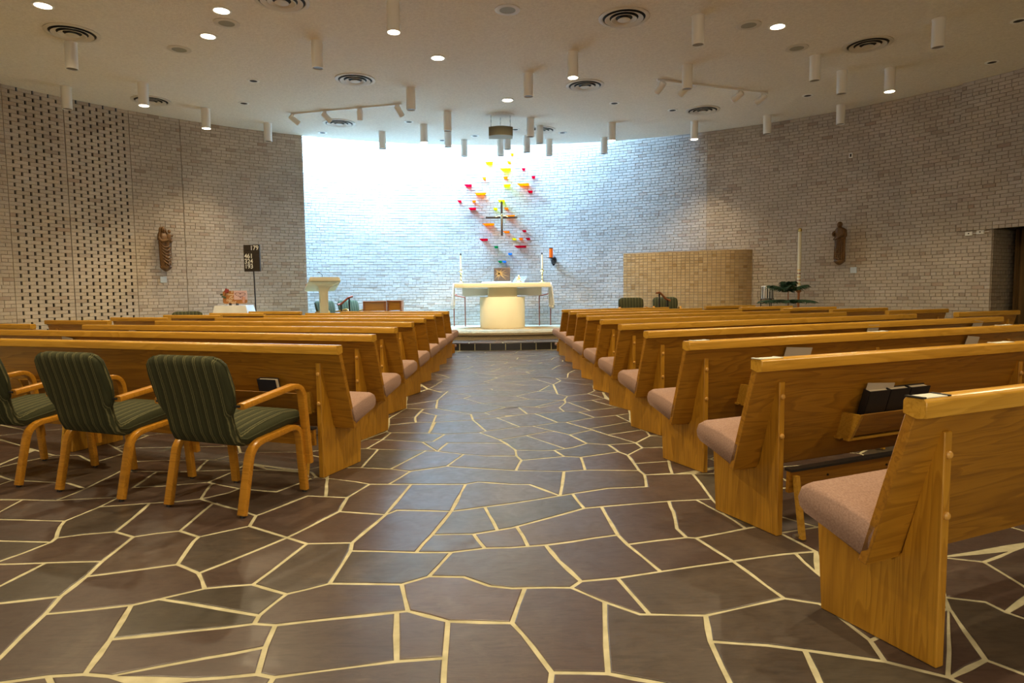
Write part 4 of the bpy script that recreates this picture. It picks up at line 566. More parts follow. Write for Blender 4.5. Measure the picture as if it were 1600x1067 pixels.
# ------------------------------------------------------------------ pews
TH = radians(21.75)
def pew(side, O, L, label, racks=(), supports=None, kneel=True, group='oak pews'):
    """O: plan point of the back board's aisle end; side +1 right of the aisle, -1 left; local x runs along the pew, y towards the altar"""
    s = side; root = thing('pew', label, 'pew', (O.x, O.y, 0), s*TH, group)
    X = lambda u: s*u
    fn = lambda a, p: (X(a), p[0], p[1])
    MB().prism([(-.262, .312), (-.292, .305), (-.442, .835), (-.408, .835)], 0, L, fn).obj('backrest', M['oak'], root, bevel=.003, segs=1)
    MB().prism([(-.398, .812), (-.398, .850), (-.406, .862), (-.462, .862), (-.470, .852), (-.470, .806), (-.440, .800)], -.004, L+.004, fn).obj('top_rail', M['oak_edge'], root, bevel=.002, segs=1)
    cs = [(-.050, .400), (-.026, .424), (-.018, .460), (-.028, .492), (-.056, .508), (-.19, .484), (-.322, .444), (-.300, .345), (-.268, .322)]
    c = MB(); n = len(cs); cen = Vector((-.16, .41)); vs = []; st = [(0.0, .80), (.008, .93), (.03, 1), (L-.03, 1), (L-.008, .93), (L, .80)]
    for a, k in st:
        for p in cs: q = cen+(Vector(p)-cen)*Vector((1, 1)).normalized().length if 0 else Vector((cen.x+(p[0]-cen.x)*(1-(1-k)*.12), cen.y+(p[1]-cen.y)*k)); vs.append((X(a), q.x, q.y))
    fs = [tuple(range(n)), tuple(range(n*(len(st)-1), n*len(st)))]+[(i*n+k, i*n+(k+1) % n, (i+1)*n+(k+1) % n, (i+1)*n+k) for i in range(len(st)-1) for k in range(n)]
    c.add(vs, fs, True); cu = c.obj('seat_cushion', M['cushion'], root, autosmooth=50)
    MB().prism([(-.05, .385), (-.05, .369), (-.27, .296), (-.275, .312)], .06, L-.06, fn).obj('seat_board', M['oak'], root)
    if supports is None:
        k = max(1, round((L-.3)/1.9)); supports = [.15+(L-.335)*i/k for i in range(k+1)]
    prof = [(0, 0), (.028, .383), (-.045, .366), (-.272, .292), (-.302, .325), (-.408, .745), (-.427, .745), (-.427, 0)]
    for u in supports:
        sp = MB().prism(prof, u, u+.036, fn).obj('end_panel', M['oak_upright'], root, bevel=.003, segs=1)
        for z in (.674, .484):
            MB().lathe([(.013, 0), (.013, .005), (.009, .010), (.002, .012)], 10, M=Matrix.Translation((X(u+.018), -.427, z)) @ Matrix.Rotation(pi/2, 4, 'X')).obj('wood_plug', M['button'], sp)
    for u in racks:                                          # hymnal rack on the rear face of the back
        W = .64; rk = MB(); y_at = lambda z: -.292-(z-.305)*.283
        rk.prism([(y_at(.545)-.105, .550), (y_at(.545)-.093, .550), (y_at(.43)-.070, .430), (y_at(.43)-.082, .430)], u, u+W, fn)
        r = rk.obj('book_rack', M['oak'], root, bevel=.002, segs=1)
        for q in (0, W-.016):
            MB().prism([(y_at(.55), .548), (y_at(.55)-.108, .548), (y_at(.42)-.085, .415), (y_at(.42), .415)], u+q-.008, u+q+.010, fn).obj('rack_end', M['oak_edge'], r)
        for yy in (-.085, -.03):
            MB().prism([(y_at(.42)+yy, .408), (y_at(.42)+yy+.032, .408), (y_at(.42)+yy+.032, .420), (y_at(.42)+yy, .420)], u-.02, u+W+.02, fn).obj('rack_slat', M['oak_edge'], r)
    if kneel:
        a, b = supports[0]+.038, supports[-1]-.004
        kn = MB().prism([(-.436, .215), (-.458, .215), (-.462, .318), (-.440, .318)], a, b, fn).obj('kneeler_board', M['oak'], root, bevel=.002, segs=1)
        MB().prism([(-.43, .319), (-.475, .319), (-.475, .331), (-.43, .331)], a, b, fn).obj('kneeler_pad', M['black'], kn)
        for u in [supports[0]+.055]+[v-.03 for v in supports[1:-1]]:
            sg = MB(); sg.prism([(-.460, .300), (-.486, .300), (-.530, .008), (-.506, .008)], u, u+.022, fn); st_ = sg.obj('kneeler_strut', M['oak_edge'], kn)
            MB().lathe([(.009, -.014), (.009, .014)], 8, M=Matrix.Translation((X(u-.012), -.50, .022)) @ Matrix.Rotation(pi/2, 4, 'Y')).obj('hinge_pin', M['steel'], st_)
        u = a+.25
        while u < b:
            MB().lathe([(.006, 0), (.006, .004)], 8, M=Matrix.Translation((X(u), -.460, .275)) @ Matrix.Rotation(pi/2, 4, 'X')).obj('bolt', M['dark'], kn); u += .42
    return root
def row_dir(s): return Vector((s*cos(TH), sin(TH))), Vector((-s*sin(TH), cos(TH)))
def reach(O, s, px, z=.855):
    """distance along the pew line at which it crosses image column px"""
    u, n = row_dir(s); A = O+n*-.44; lo, hi = 0, 14
    f = lambda t: (project((A.x+u.x*t, A.y+u.y*t, z))[0]-px)*s
    for _ in range(50):
        m = (lo+hi)/2
        if f(m) < 0: lo = m
        else: hi = m
    return lo
ORD = ['first', 'second', 'third', 'fourth', 'fifth', 'sixth', 'seventh', 'eighth', 'ninth', 'tenth']
R_FB = [(1.206, 2.274), (1.195, 3.368), (1.20, 4.457), (1.21, 5.546), (1.22, 6.635), (1.225, 7.72), (1.23, 8.79), (1.245, 9.86), (1.255, 10.93), (1.262, 12.0)]
L_FB = [(-.934, 4.522), (-.905, 5.575), (-.885, 6.63), (-.855, 7.69), (-.825, 8.75), (-.795, 9.81), (-.760, 10.86), (-.728, 11.9)]
R_END = [None, None, None, 1563.7, 1429, 1320, 1232, 1157.5, 1095.6, 1044]
L_END = [None, None, 132, 245, 338, 413.8, 478.5, 533]
R_OUT = {4: (1495, 1590.5), 5: (1387, 1479.5), 6: (1299, 1385), 7: (1222.5, 1305), 8: (1157, 1237), 9: (1102, 1179)}
L_OUT = {2: (50.6, -75), 3: (170, 72.5), 4: (263.8, 175), 5: (345, 257), 6: (413, 328.8), 7: (470, 390)}
PEW = {}
for s, FB, END, OUT, nm in ((1, R_FB, R_END, R_OUT, 'right'), (-1, L_FB, L_END, L_OUT, 'left')):
    u, n = row_dir(s)
    for i, (x, y) in enumerate(FB):
        O = Vector((x, y))-u*.15
        L = {1: [4.6, 4.9, 5.1], -1: [4.9, 4.9]}[s][i] if END[i] is None else reach(O, s, END[i])
        racks = {(1, 0): (.95, 2.9), (1, 1): (.66, 2.8), (1, 2): (.52, 2.35), (-1, 0): (.28, 2.3)}.get((s, i), (.6, 2.6) if L > 3.6 else (.6,))
        lab = f'oak pew with pink seat cushion, nearest of the row along the aisle on the {nm}' if i == 0 else (f'oak pew with pink cushion at the very front, along the aisle on the {nm}' if i == len(FB)-1 else f'oak pew with pink cushion, {ORD[i]} from the camera along the aisle on the {nm}')
        sup = {(1, 0): [.15, 2.2, 4.4], (1, 1): [.15, 2.02, 4.7]}.get((s, i))
        PEW[(s, i)] = pew(s, O, L, lab, racks, sup, kneel=(s, i) != (1, 0), group=f'oak pews along the {nm} of the aisle')
        if i in OUT:
            a, b = OUT[i]; la = reach(O, s, a); lb = reach(O, s, b); k = sorted(OUT).index(i)
            O2 = O+u*la
            pos = ['nearest the camera', 'second from the camera', 'third from the camera', 'fourth from the camera', 'fifth from the camera', 'furthest from the camera'][k]
            pew(s, O2, max(.8, lb-la), f'short oak pew near the {nm} wall, {pos} in the outer block', (), None, False, group=f'short oak pews of the {nm} outer block')
    # low wooden kneeler front standing before the first row
    q0 = atz(871, 550.6, 0) if s > 0 else atz(710, 553.6, 0); O = Vector((q0.x, q0.y))
    t = thing('front_kneeler', f'low oak kneeler before the front pew on the {nm} of the aisle', 'kneeler', (O.x, O.y, 0), s*TH, 'low kneelers at the front')
    MB().prism([(0, .02), (.03, .02), (.03, .20), (0, .20)], 0, 2.2, lambda a, p: (s*a, p[0], p[1])).obj('front_board', M['oak'], t, bevel=.003, segs=1)
    MB().prism([(.03, .13), (.16, .13), (.16, .18), (.03, .18)], .02, 2.18, lambda a, p: (s*a, p[0], p[1])).obj('knee_pad', M['cushion'], t, bevel=.01)
    for q in (.1, 2.05): MB().prism([(0, 0), (.16, 0), (.16, .13), (.03, .13), (.03, .02), (0, .02)], q, q+.03, lambda a, p: (s*a, p[0], p[1])).obj('foot', M['oak_edge'], t)
def on_pew(key, u, y, z):
    o = PEW[key]; s = key[0]; return Matrix.Translation(o.location) @ Matrix.Rotation(o.rotation_euler.z, 4, 'Z') @ Vector((s*u, y, z)), o.rotation_euler.z
def rail_u(key, px):
    o = PEW[key]; return reach(Vector((o.location.x, o.location.y)), key[0], px, .862)
# number cards lying on the top rails
for key, a, b, lab in (((1, 0), 1432, 1473, 'white card in a dark clip on the rail of the nearest right pew'), ((1, 1), 1184, 1217, 'white card on the aisle end of the second right pew rail'), ((1, 2), 1083, 1104, 'white card on the aisle end of the third right pew rail'),
                       ((1, 1), 1554, 1577, 'white card on the second right pew rail near the picture edge'), ((1, 2), 1363, 1383, 'white card midway along the third right pew rail'), ((1, 2), 1562, 1577, 'white card on the third right pew rail near the picture edge')):
    ua, ub = rail_u(key, a), rail_u(key, b); (p, rz) = on_pew(key, (ua+ub)/2, -.433, .8625); w_ = min(.22, ub-ua)
    t = thing('pew_card', lab, 'card', p, rz, 'cards on the pew rails')
    MB().box(-w_/2, w_/2, -.026, .026, 0, .002).obj('card_face', M['card'], t)
    for q in (-1, 1): MB().box(q*w_/2-.007, q*w_/2+.007, -.028, .028, 0, .004).obj('clip', M['black'] if key == (1, 0) else M['card'], t)
# printed lines on the nearest cards
# books in the racks
def book(key, u, z0, h, w, d, lean, cover, label, rack_off=.062, roll=0):
    z = .43; yb = -.292-(z-.305)*.283-rack_off
    p, rz = on_pew(key, u, yb, z0); t = thing('hymn_book', label, 'book', p, rz, 'hymn books in the pew racks'); t.rotation_euler = (lean, roll, rz)
    MB().box(-w/2+.004, w/2-.004, -d/2+.004, d/2-.004, .003, h-.006).obj('pages', M['pages'], t)
    MB().box(-w/2, w/2, -d/2, -d/2+.004, 0, h).obj('front_cover', cover, t); MB().box(-w/2, w/2, d/2-.004, d/2, 0, h).obj('back_cover', cover, t)
    MB().box(-w/2, -w/2+.004, -d/2, d/2, 0, h).obj('spine', cover, t)
    return t
for k, u in enumerate((.80, .955, 1.11)):
    book((1, 1), u, .43, .245, .150, .040, radians(15), M['book_black'], 'black hymn book in the second right pew rack, '+['nearest the aisle', 'middle of three', 'furthest from the aisle'][k], .05)
book((-1, 0), .56, .424, .215, .148, .036, radians(14), M['book_blue'], 'dark blue hymn book in the rack behind the nearest left pew', .055)
def leaflet(key, u, z, w, h, lean, roll, label):
    zz = .5; yb = -.292-(zz-.305)*.283-.022; p, rz = on_pew(key, u, yb, z); o = MB().box(-w/2, w/2, -.0015, .0015, 0, h).obj('leaflet', M['paper']); o.location = p; o.rotation_euler = (lean, roll, rz); tag(o, label, 'paper', 'paper leaflets in the pew racks')
leaflet((1, 1), .82, .43, .20, .275, radians(14), .06, 'paper leaflet behind the three black hymn books')
for key, px, z, roll, lab in (((1, 2), 1243, .795, .06, 'paper leaflet showing above the second right pew rail'), ((1, 3), 1360, .845, .03, 'paper leaflet in the fourth right pew rack'), ((1, 2), 1514, .80, .10, 'paper leaflet in the third right pew near the picture edge'), ((1, 3), 1520, .845, .14, 'tilted paper leaflet in the fourth right pew near its end'), ((-1, 1), 101, .815, .16, 'corner of a leaflet behind the second left pew'), ((-1, 2), 205, .82, .16, 'corner of a leaflet behind the third left pew')):
    leaflet(key, rail_u(key, px), .43, .24 if key == (1, 2) and px < 1300 else .15, z-.43, radians(14), roll, lab)

# ------------------------------------------------------------------ upholstered bentwood chairs
def make_chair():
    root = thing('armchair', '', 'chair')
    prof = [(.285, .425, .40, .02), (.280, .442, .47, .055), (.25, .455, .50, .082), (.13, .456, .51, .092), (0, .438, .51, .092), (-.10, .418, .50, .088), (-.165, .405, .49, .080), (-.205, .415, .475, .07), (-.228, .455, .462, .064),
            (-.240, .500, .455, .062), (-.250, .545, .462, .062), (-.256, .570, .50, .062), (-.262, .600, .535, .062), (-.282, .690, .565, .062), (-.305, .780, .565, .058), (-.322, .838, .55, .055), (-.330, .864, .50, .05), (-.334, .880, .42, .036), (-.336, .886, .30, .015)]
    mb = MB(); vs = []; K = 0
    for i, (y, z, w, h) in enumerate(prof):
        a = Vector(prof[max(i-1, 0)][:2]); b = Vector(prof[min(i+1, len(prof)-1)][:2]); t = (b-a).normalized(); nr = Vector((t.y, -t.x))      # normal in (y, z), up at the seat
        sec = rrect(w/2, h/2, min(h*.48, .035), 3); K = len(sec)
        for p, q in sec:
            crown = .010*(1-(2*p/w)**2)*(1 if q < 0 else 0)
            arch = -.020*(2*p/max(w, .3))**2 if z > .7 else 0
            vs.append((p, y+nr.x*(q-crown), z+nr.y*(q-crown)+arch))
    n = len(prof); fs = [tuple(range(K)), tuple(range((n-1)*K, n*K))]+[(i*K+k, i*K+(k+1) % K, (i+1)*K+(k+1) % K, (i+1)*K+k) for i in range(n-1) for k in range(K)]
    mb.add(vs, fs, True); sh = mb.obj('upholstered_shell', M['green_fabric'], root, autosmooth=60)
    # piping round the edge
    edge = [Vector((s*(w/2+.001), y, z-(.020 if z > .7 else 0))) for s in (1,) for y, z, w, h in prof[1:-1]]
    for s in (1, -1):
        MB().tube([Vector((s*e.x, e.y, e.z)) for e in edge], .0055, 6, Vector((1, 0, 0))).obj('piping', M['green_fabric'], sh)
    sect = rrect(.016, .025, .006, 2)
    for s in (-1, 1):
        x = s*.268
        MB().sweep(bend([(x, -.245, .012), (x, -.165, .375), (x, .215, .415), (x, .250, .012)], .085, 7), sect, Vector((1, 0, 0))).obj('leg_frame', M['beech'], root, autosmooth=40)
        x = s*.298
        MB().sweep(bend([(x, -.255, .600), (x, .215, .662), (x, .262, .175)], .095, 7), sect, Vector((1, 0, 0))).obj('armrest', M['beech'], root, autosmooth=40)
        for z in (.22, .26): MB().lathe([(.006, 0), (.006, .004)], 8, M=Matrix.Translation((x+s*.013, .256, z)) @ Matrix.Rotation(s*pi/2, 4, 'Y')).obj('bolt', M['dark'], root)
        MB().lathe([(.007, -.05), (.007, 0)], 8, M=Matrix.Translation((x, -.262, .602)) @ Matrix.Rotation(s*pi/2, 4, 'Y')).obj('arm_bolt', M['dark'], root)
        for y in (-.245, .250): MB().lathe([(.014, 0), (.014, .014)], 10, (s*.268, y, 0)).obj('foot_pad', M['black'], root)
    for y, z in ((.19, .40), (-.10, .372)): MB().box(-.26, .26, y-.012, y+.012, z-.018, z+.012).obj('cross_rail', M['beech'], root)
    return root
proto = make_chair(); first = [True]
def place_chair(x, y, z, face, label, group=None):
    """face: angle of the seat's forward direction, clockwise from +Y"""
    o = proto if first[0] else copy_tree(proto); first[0] = False
    o.location = (x, y, z); o.rotation_euler = (0, 0, -face); o['label'] = label; o['category'] = 'chair'
    if group: o['group'] = group
    return o
FA = radians(23.7); d_ = Vector((-.818, .332))
c1 = Vector((-1.485, 3.737))
for k, lab in enumerate(('green striped armchair at the end of the row beside the nearest left pew', 'green striped armchair in the middle of the row behind the left pew', 'green striped armchair cut off by the left picture edge')):
    p = c1+d_*k; place_chair(p.x, p.y, 0, FA, lab, 'green armchairs behind the left pews')
p = aty(295, 487, 13.2); place_chair(p.x, p.y, .0, radians(150), 'green armchair against the left brick wall under the statue', 'green armchairs about the sanctuary')
for px, Y, fa, lab in ((520, 15.45, 128, 'green armchair just behind the cream lectern'), (553, 16.25, 140, 'green armchair between the lectern and the wooden tables'), (988, 14.5, 186, 'green armchair in front of the tan screen wall, nearer the altar'), (1041, 14.75, 190, 'green armchair behind the right handrail')):
    p = aty(px, 470, Y); place_chair(p.x, p.y, SZ, radians(fa), lab, 'green armchairs about the sanctuary')
# ------------------------------------------------------------------ altar and what stands on it
AY = 16.15
A0 = aty(785, 480, AY).x
al = thing('altar', 'cream stone altar with a rounded pedestal under a long slab', 'altar', (A0, AY, CZ), 0)
zt = aty(785, 442.5, AY).z-CZ; zb = zt-.105
prf = [(.56*cos(2*pi*k/56), .50*sin(2*pi*k/56)) for k in range(56)]
MB().prism(prf, 0, zb-.235, lambda a, p: (p[0], p[1], a)).obj('pedestal', M['cream_stone'], al, bevel=.012)
MB().prism(rrect(.36, .30, .05, 3), zb-.235, zb, lambda a, p: (p[0], p[1], a)).obj('neck', M['cream_stone'], al)
MB().box(-1.16, 1.16, -.53, .50, zb, zt).obj('table_slab', M['cream_stone'], al, bevel=.008)
for s in (-1, 1):
    MB().prism([(s*.34, zb-.19), (s*.34, zb-.02), (s*1.0, zb), (s*1.0, zb-.20), (s*.9, zb-.215)], .18, .30, lambda a, p: (p[0], a, p[1])).obj('rear_swag', M['white_cloth'], al)
cl = thing('altar_cloth', 'white cloth hanging over both ends of the altar slab', 'altar cloth', (A0, AY, CZ+zt), 0)
MB().box(-1.166, 1.166, -.30, .36, .001, .006).obj('top_sheet', M['white_cloth'], cl)
for s in (-1, 1):
    mb = MB(); vs = []; nx, nz = 25, 8
    for j in range(nz+1):
        for i in range(nx+1):
            t = j/nz; y = -.24+.54*i/nx; f = (.040*sin(i*1.55)+.022*sin(i*.7+1))*(.35+.65*t)
            L = .60 if s > 0 else .58
            vs.append((s*(1.172+.065*(.35+.65*t))+f, y*(1-.18*t), .006-L*t-(.05*t*(i % 5 == 2))))
    fs = [(j*(nx+1)+i, j*(nx+1)+i+1, (j+1)*(nx+1)+i+1, (j+1)*(nx+1)+i) for j in range(nz) for i in range(nx)]
    o = mb.add(vs, fs, True).obj('hanging_end', M['white_cloth'], cl); m = o.modifiers.new('thick', 'SOLIDIFY'); m.thickness = .004
ct = CZ+zt
t = MB().box(-.42, .30, -.14, .14, 0, .035).obj('altar_missal_pad', M['white_cloth'], bevel=.01); t.location = (A0-.08, AY-.02, ct+.0065); tag(t, 'folded white linen lying along the middle of the altar', 'linen')
for px, lab in ((720.5, 'brass candlestick with a white candle at the left end of the altar'), (847, 'brass candlestick with a white candle at the right end of the altar')):
    x = aty(px, 440, AY).x; c = thing('candlestick', lab, 'candlestick', (x, AY-.02, ct+.0065), 0, 'brass altar candlesticks')
    MB().lathe([(.075, 0), (.078, .012), (.05, .03), (.02, .06), (.014, .10), (.022, .115), (.028, .135), (.02, .155), (.013, .17), (.018, .20), (.028, .225), (.015, .245), (.020, .26), (.05, .285), (.056, .30), (.045, .31), (.03, .315)], 16).obj('stem', M['brass'], c)
    MB().lathe([(.026, .31), (.026, .335), (.018, .34)], 12).obj('socket', M['brass'], c)
    MB().lathe([(.021, .33), (.0205, .66), (.016, .70)], 14).obj('candle', M['wax'], c)
    MB().lathe([(.018, .695), (.019, .715), (.010, .74)], 10).obj('follower', M['dark_metal'], c)
tb_ = thing('tabernacle', 'square bronze tabernacle with a brass sunburst behind the altar', 'tabernacle', (0, 0, 0), 0)
TY = 17.0; a = aty(771.5, 418.5, TY); b = aty(797, 439, TY)
MB().box(a.x, b.x, TY-.12, TY+.12, b.z, a.z).obj('body', M['bronze'], tb_, bevel=.008)
MB().box(a.x+.02, b.x-.02, TY-.128, TY-.118, b.z+.02, a.z-.02).obj('door', M['bronze'], tb_)
cx, cz = a.x+.13, a.z-.15
for k in range(18):
    an = 2*pi*k/18+.1; r1 = .12+.10*(k % 2)+(.12 if cos(an) > .3 and sin(an) < .3 else 0)
    e = Vector((cos(an), sin(an))); x2 = min(max(cx+e.x*r1, a.x+.02), b.x-.02); z2 = min(max(cz+e.y*r1, b.z+.02), a.z-.02)
    MB().prism([(cx+e.y*.010, cz-e.x*.010), (x2, z2), (cx-e.y*.010, cz+e.x*.010)], TY-.134, TY-.127, lambda q, p: (p[0], q, p[1])).obj('ray', M['gold'], tb_)
MB().box((a.x+b.x)/2-.15, (a.x+b.x)/2+.15, TY-.1, TY+.1, CZ, b.z).obj('stand', M['cream_stone'], tb_, bevel=.01)
fg = thing('brass_figurine', 'small gilded figurine on the right half of the altar', 'figurine', (aty(810, 440, AY).x, AY-.1, ct+.0065), 0)
MB().lathe([(.085, 0), (.09, .015), (.055, .045), (.035, .06)], 14).obj('base', M['gold'], fg)
MB().lathe([(.035, .055), (.045, .09), (.03, .12), (.016, .14)], 12).obj('body', M['gold'], fg)
MB().ball((.005, 0, .165), .024).obj('head', M['gold'], fg)
for s in (-1, 1): MB().tube(bend([(s*.02, 0, .125), (s*.05, -.02, .11), (s*.03, -.05, .135)], .02, 4), .008, 6).obj('arm', M['gold'], fg)
st = thing('book_stand', 'clear acrylic book stand at the right of the altar', 'book stand', (aty(812, 438, AY).x, AY+.24, ct+.0065), 0)
MB().prism([(-.19, 0), (.10, 0), (.21, .17), (-.08, .17)], -.006, .006, lambda q, p: (p[0], q, p[1])).obj('sloping_sheet', M['acrylic'], st)
MB().box(-.19, .12, -.06, .006, 0, .012).obj('ledge', M['acrylic'], st)
# copper-coloured standing rails either side of the altar
for (p1, t1), (p2, t2), lab in (((709, 461), (726.5, 465), 'slender copper handrail behind the altar on the left'), ((860, 458.5), (842.5, 462), 'slender copper handrail behind the altar on the right')):
    Ya = 17.0; Yb = 16.82; A = aty(p1, t1, Ya); B = aty(p2, t2, Yb); t = thing('handrail', lab, 'handrail', (A.x, Ya, CZ), 0, 'copper handrails')
    MB().tube([(0, 0, 0), (0, 0, A.z-CZ)], .014, 8, Vector((0, 1, 0))).obj('post', M['copper'], t)
    MB().tube([(B.x-A.x, Yb-Ya, 0), (B.x-A.x, Yb-Ya, B.z-CZ)], .014, 8, Vector((0, 1, 0))).obj('post', M['copper'], t)
    MB().tube([(-.055, .06, A.z-CZ-.012), (0, 0, A.z-CZ), (B.x-A.x, Yb-Ya, B.z-CZ)], .016, 8).obj('top_rail', M['copper'], t)
    MB().tube([(-.06, -.01, A.z-CZ), (.08, .0, A.z-CZ+.012)], .014, 8).obj('cross_bar', M['copper'], t)
# the two step handrails in front of the chairs
for pts, posts, Y, lab in ((((527.5, 476), (533, 475), (545, 464.5), (551, 463)), ((533, 475.5), (545.5, 465)), 14.5, 'dark bronze step handrail on the left of the sanctuary'), (((1026, 458), (1030.5, 456.5), (1042, 468.5), (1047, 469.5)), ((1030.3, 457), (1043, 469)), 13.95, 'dark bronze step handrail on the right of the sanctuary')):
    P = [aty(x, y, Y+.06*i) for i, (x, y) in enumerate(pts)]; t = thing('step_handrail', lab, 'handrail', (P[0].x, P[0].y, SZ if Y > 14.2 else 0), 0, 'step handrails'); o_ = t.location.copy()
    MB().tube(bend([p-o_ for p in P], .08, 4), .024, 10).obj('top_rail', M['copper'] if 'left' in lab else M['brown_wood'], t)
    for (x, y), q in zip(posts, (.06, .12)):
        p = aty(x, y, Y+q)-o_; MB().tube([(p.x, p.y, 0), p], .018, 8, Vector((0, 1, 0))).obj('post', M['dark_metal'], t); MB().lathe([(.045, 0), (.045, .01)], 12, (p.x, p.y, 0)).obj('base_plate', M['dark_metal'], t)
# lectern
LY = 14.5; lp = aty(506, 470, LY); lt = thing('lectern', 'cream flared lectern with a sloping desk left of the altar', 'lectern', (lp.x, LY, SZ), radians(24))
q1 = aty(509, 433, LY).z-SZ
def lrow(z, hx, y0, y1, dz=0): return [(-hx, y0, z), (hx, y0, z), (hx, y1, z+dz), (-hx, y1, z+dz)]
rings = [lrow(0, .085, -.08, .08), lrow(q1-.36, .085, -.08, .08), lrow(q1-.29, .098, -.09, .10, -.0), lrow(q1-.22, .135, -.12, .16, -.05), lrow(q1-.16, .21, -.17, .28, -.13), lrow(q1-.10, .32, -.245, .46, -.21)]
mb = MB(); vs = [v for r in rings for v in r]; fs = [(3, 2, 1, 0), tuple(4*5+k for k in range(4))]+[(4*i+k, 4*i+(k+1) % 4, 4*i+4+(k+1) % 4, 4*i+4+k) for i in range(5) for k in range(4)]
mb.add(vs, fs).obj('column', M['cream_stone'], lt, bevel=.012)
mb = MB(); lo = lrow(q1-.088, .34, -.255, .47, -.215); hi = lrow(q1, .31, -.235, .49, -.20); mb.add(lo+hi, [(3, 2, 1, 0), (4, 5, 6, 7)]+[(k, (k+1) % 4, 4+(k+1) % 4, 4+k) for k in range(4)]).obj('desk', M['cream_stone'], lt, bevel=.006)
MB().box(-.31, .31, .46, .50, q1-.20, q1-.14).obj('book_ledge', M['brown_wood'], lt)
mi = thing('microphone', 'thin black gooseneck microphone on the cream lectern', 'microphone', (lp.x, LY-.05, SZ+q1-.03), 0)
MB().tube(bend([(0, 0, 0), (0, 0, .09), (-.07, .0, .13)], .05, 5), .006, 6).obj('gooseneck', M['black'], mi); MB().ball((-.075, 0, .132), .014).obj('capsule', M['black'], mi); MB().lathe([(.016, 0), (.012, .03)], 8).obj('base', M['black'], mi)
# two small wooden tables
for x0, x1, yt, Y, lab in ((567, 604.5, 470.5, 15.3, 'small wooden side table on the left of a pair by the wall'), (605.5, 630, 469.5, 15.55, 'small wooden side table on the right of a pair by the wall')):
    a = aty(x0, yt, Y); b = aty(x1, yt, Y); t = thing('side_table', lab, 'table', ((a.x+b.x)/2, Y, SZ), 0, 'pair of small wooden side tables'); hw = (b.x-a.x)/2-.035; h = a.z-SZ
    if x0 < 600: t.rotation_euler.z = radians(7)
    MB().box(-hw-.02, hw+.02, -.23, .23, h-.025, h).obj('top', M['brown_wood'], t, bevel=.004)
    for s in (-1, 1): MB().box(s*hw-.02, s*hw+.02, -.2, .2, 0, h-.025).obj('side_panel', M['brown_wood'], t, bevel=.003)
    MB().box(-hw+.02, hw-.02, -.17, -.15, h-.23, h-.025).obj('apron', M['beech'], t); MB().box(-hw+.02, hw-.02, -.15, .17, h-.27, h-.25).obj('shelf', M['brown_wood'], t)
# coloured glass shelves standing out from the sanctuary wall
PL = [(773.5, 231.5, 6, 'p'), (801.2, 242.3, 5, 'o'), (765.3, 256.4, 11, 'y'), (796, 255, 5, 'o'), (790.7, 266, 16, 'y'), (819, 265.3, 5, 'r'), (790.6, 278.7, 6, 'o'), (757.2, 279.6, 5, 'o'), (834.8, 277.6, 5.5, 'r'), (731.8, 291, 11, 'r'), (793.6, 290.9, 11, 'y'), (818.6, 289.5, 17, 'o'), (829.6, 300.3, 7, 'r'),
      (752, 303.8, 16.5, 'o'), (784, 315, 10, 'y'), (718.2, 315.3, 5.5, 'r'), (741.3, 315.5, 5.5, 'o'), (738.8, 327, 11, 'r'), (774.7, 327.2, 6, 'y'), (791.6, 326.7, 5.5, 'o'), (797.5, 338.7, 15, 'o'), (764, 351.5, 17, 'o'), (791.5, 363, 9, 'o'), (819.8, 361.5, 5.5, 'r'), (756.5, 375.3, 12, 'r'), (803.5, 374.2, 6, 'y'), (814.8, 373.7, 6, 'o'), (825.5, 373.9, 6, 'r'), (814.3, 386, 17, 'r'), (775.8, 386.5, 6, 'g'), (798, 397.2, 6, 'b'), (781.8, 409.2, 5.2, 'g'), (788.2, 409.3, 5.2, 'b')]
CN = {'r': 'crimson', 'o': 'orange', 'y': 'yellow', 'g': 'green', 'b': 'blue', 'p': 'pale peach'}
def where(x, y):
    v = 'high on' if y < 285 else ('beside the cross,' if y < 345 else ('below the cross on' if y < 380 else 'lowest on'))
    h = 'the cluster left side' if x < 760 else ('the left of the cross line' if x < 780 else ('the cross line' if x < 800 else ('the right of the cross line' if x < 816 else 'the right of the cluster')))
    return v, h
seen = {}
for x, y, wpx, c in PL:
    p = oncirc(x, y, WC, WR-.012); an = atan2(p.y-WC.y, p.x-WC.x); w_ = wpx/1009*17.2; D = .17 if wpx > 9 else .13
    v, h = where(x, y); lab = f"{'wide' if wpx > 9 else 'small'} {CN[c]} glass shelf {v} {h}"; seen[lab] = seen.get(lab, 0)+1
    if seen[lab] > 1: lab += ', '+['', 'next one down', 'third one down', 'fourth one down'][seen[lab]-1]
    mb = MB(); z0 = 0; up = .032; sk = random.uniform(-.02, .02)
    vs = [(-w_*.42+sk, -.0, 0), (w_*.42+sk, 0, 0), (w_*.54, -D, up), (-w_*.54, -D, up)]; vs += [(a_, b_, c_+.012) for a_, b_, c_ in vs]
    o = mb.add(vs, [(3, 2, 1, 0), (4, 5, 6, 7)]+[(k, (k+1) % 4, 4+(k+1) % 4, 4+k) for k in range(4)]).obj('glass_shelf', GL[c]); o.location = (p.x, p.y, p.z-.02); o.rotation_euler = (0, 0, an-pi/2)
    tag(o, lab, 'glass', 'coloured glass shelves round the cross')
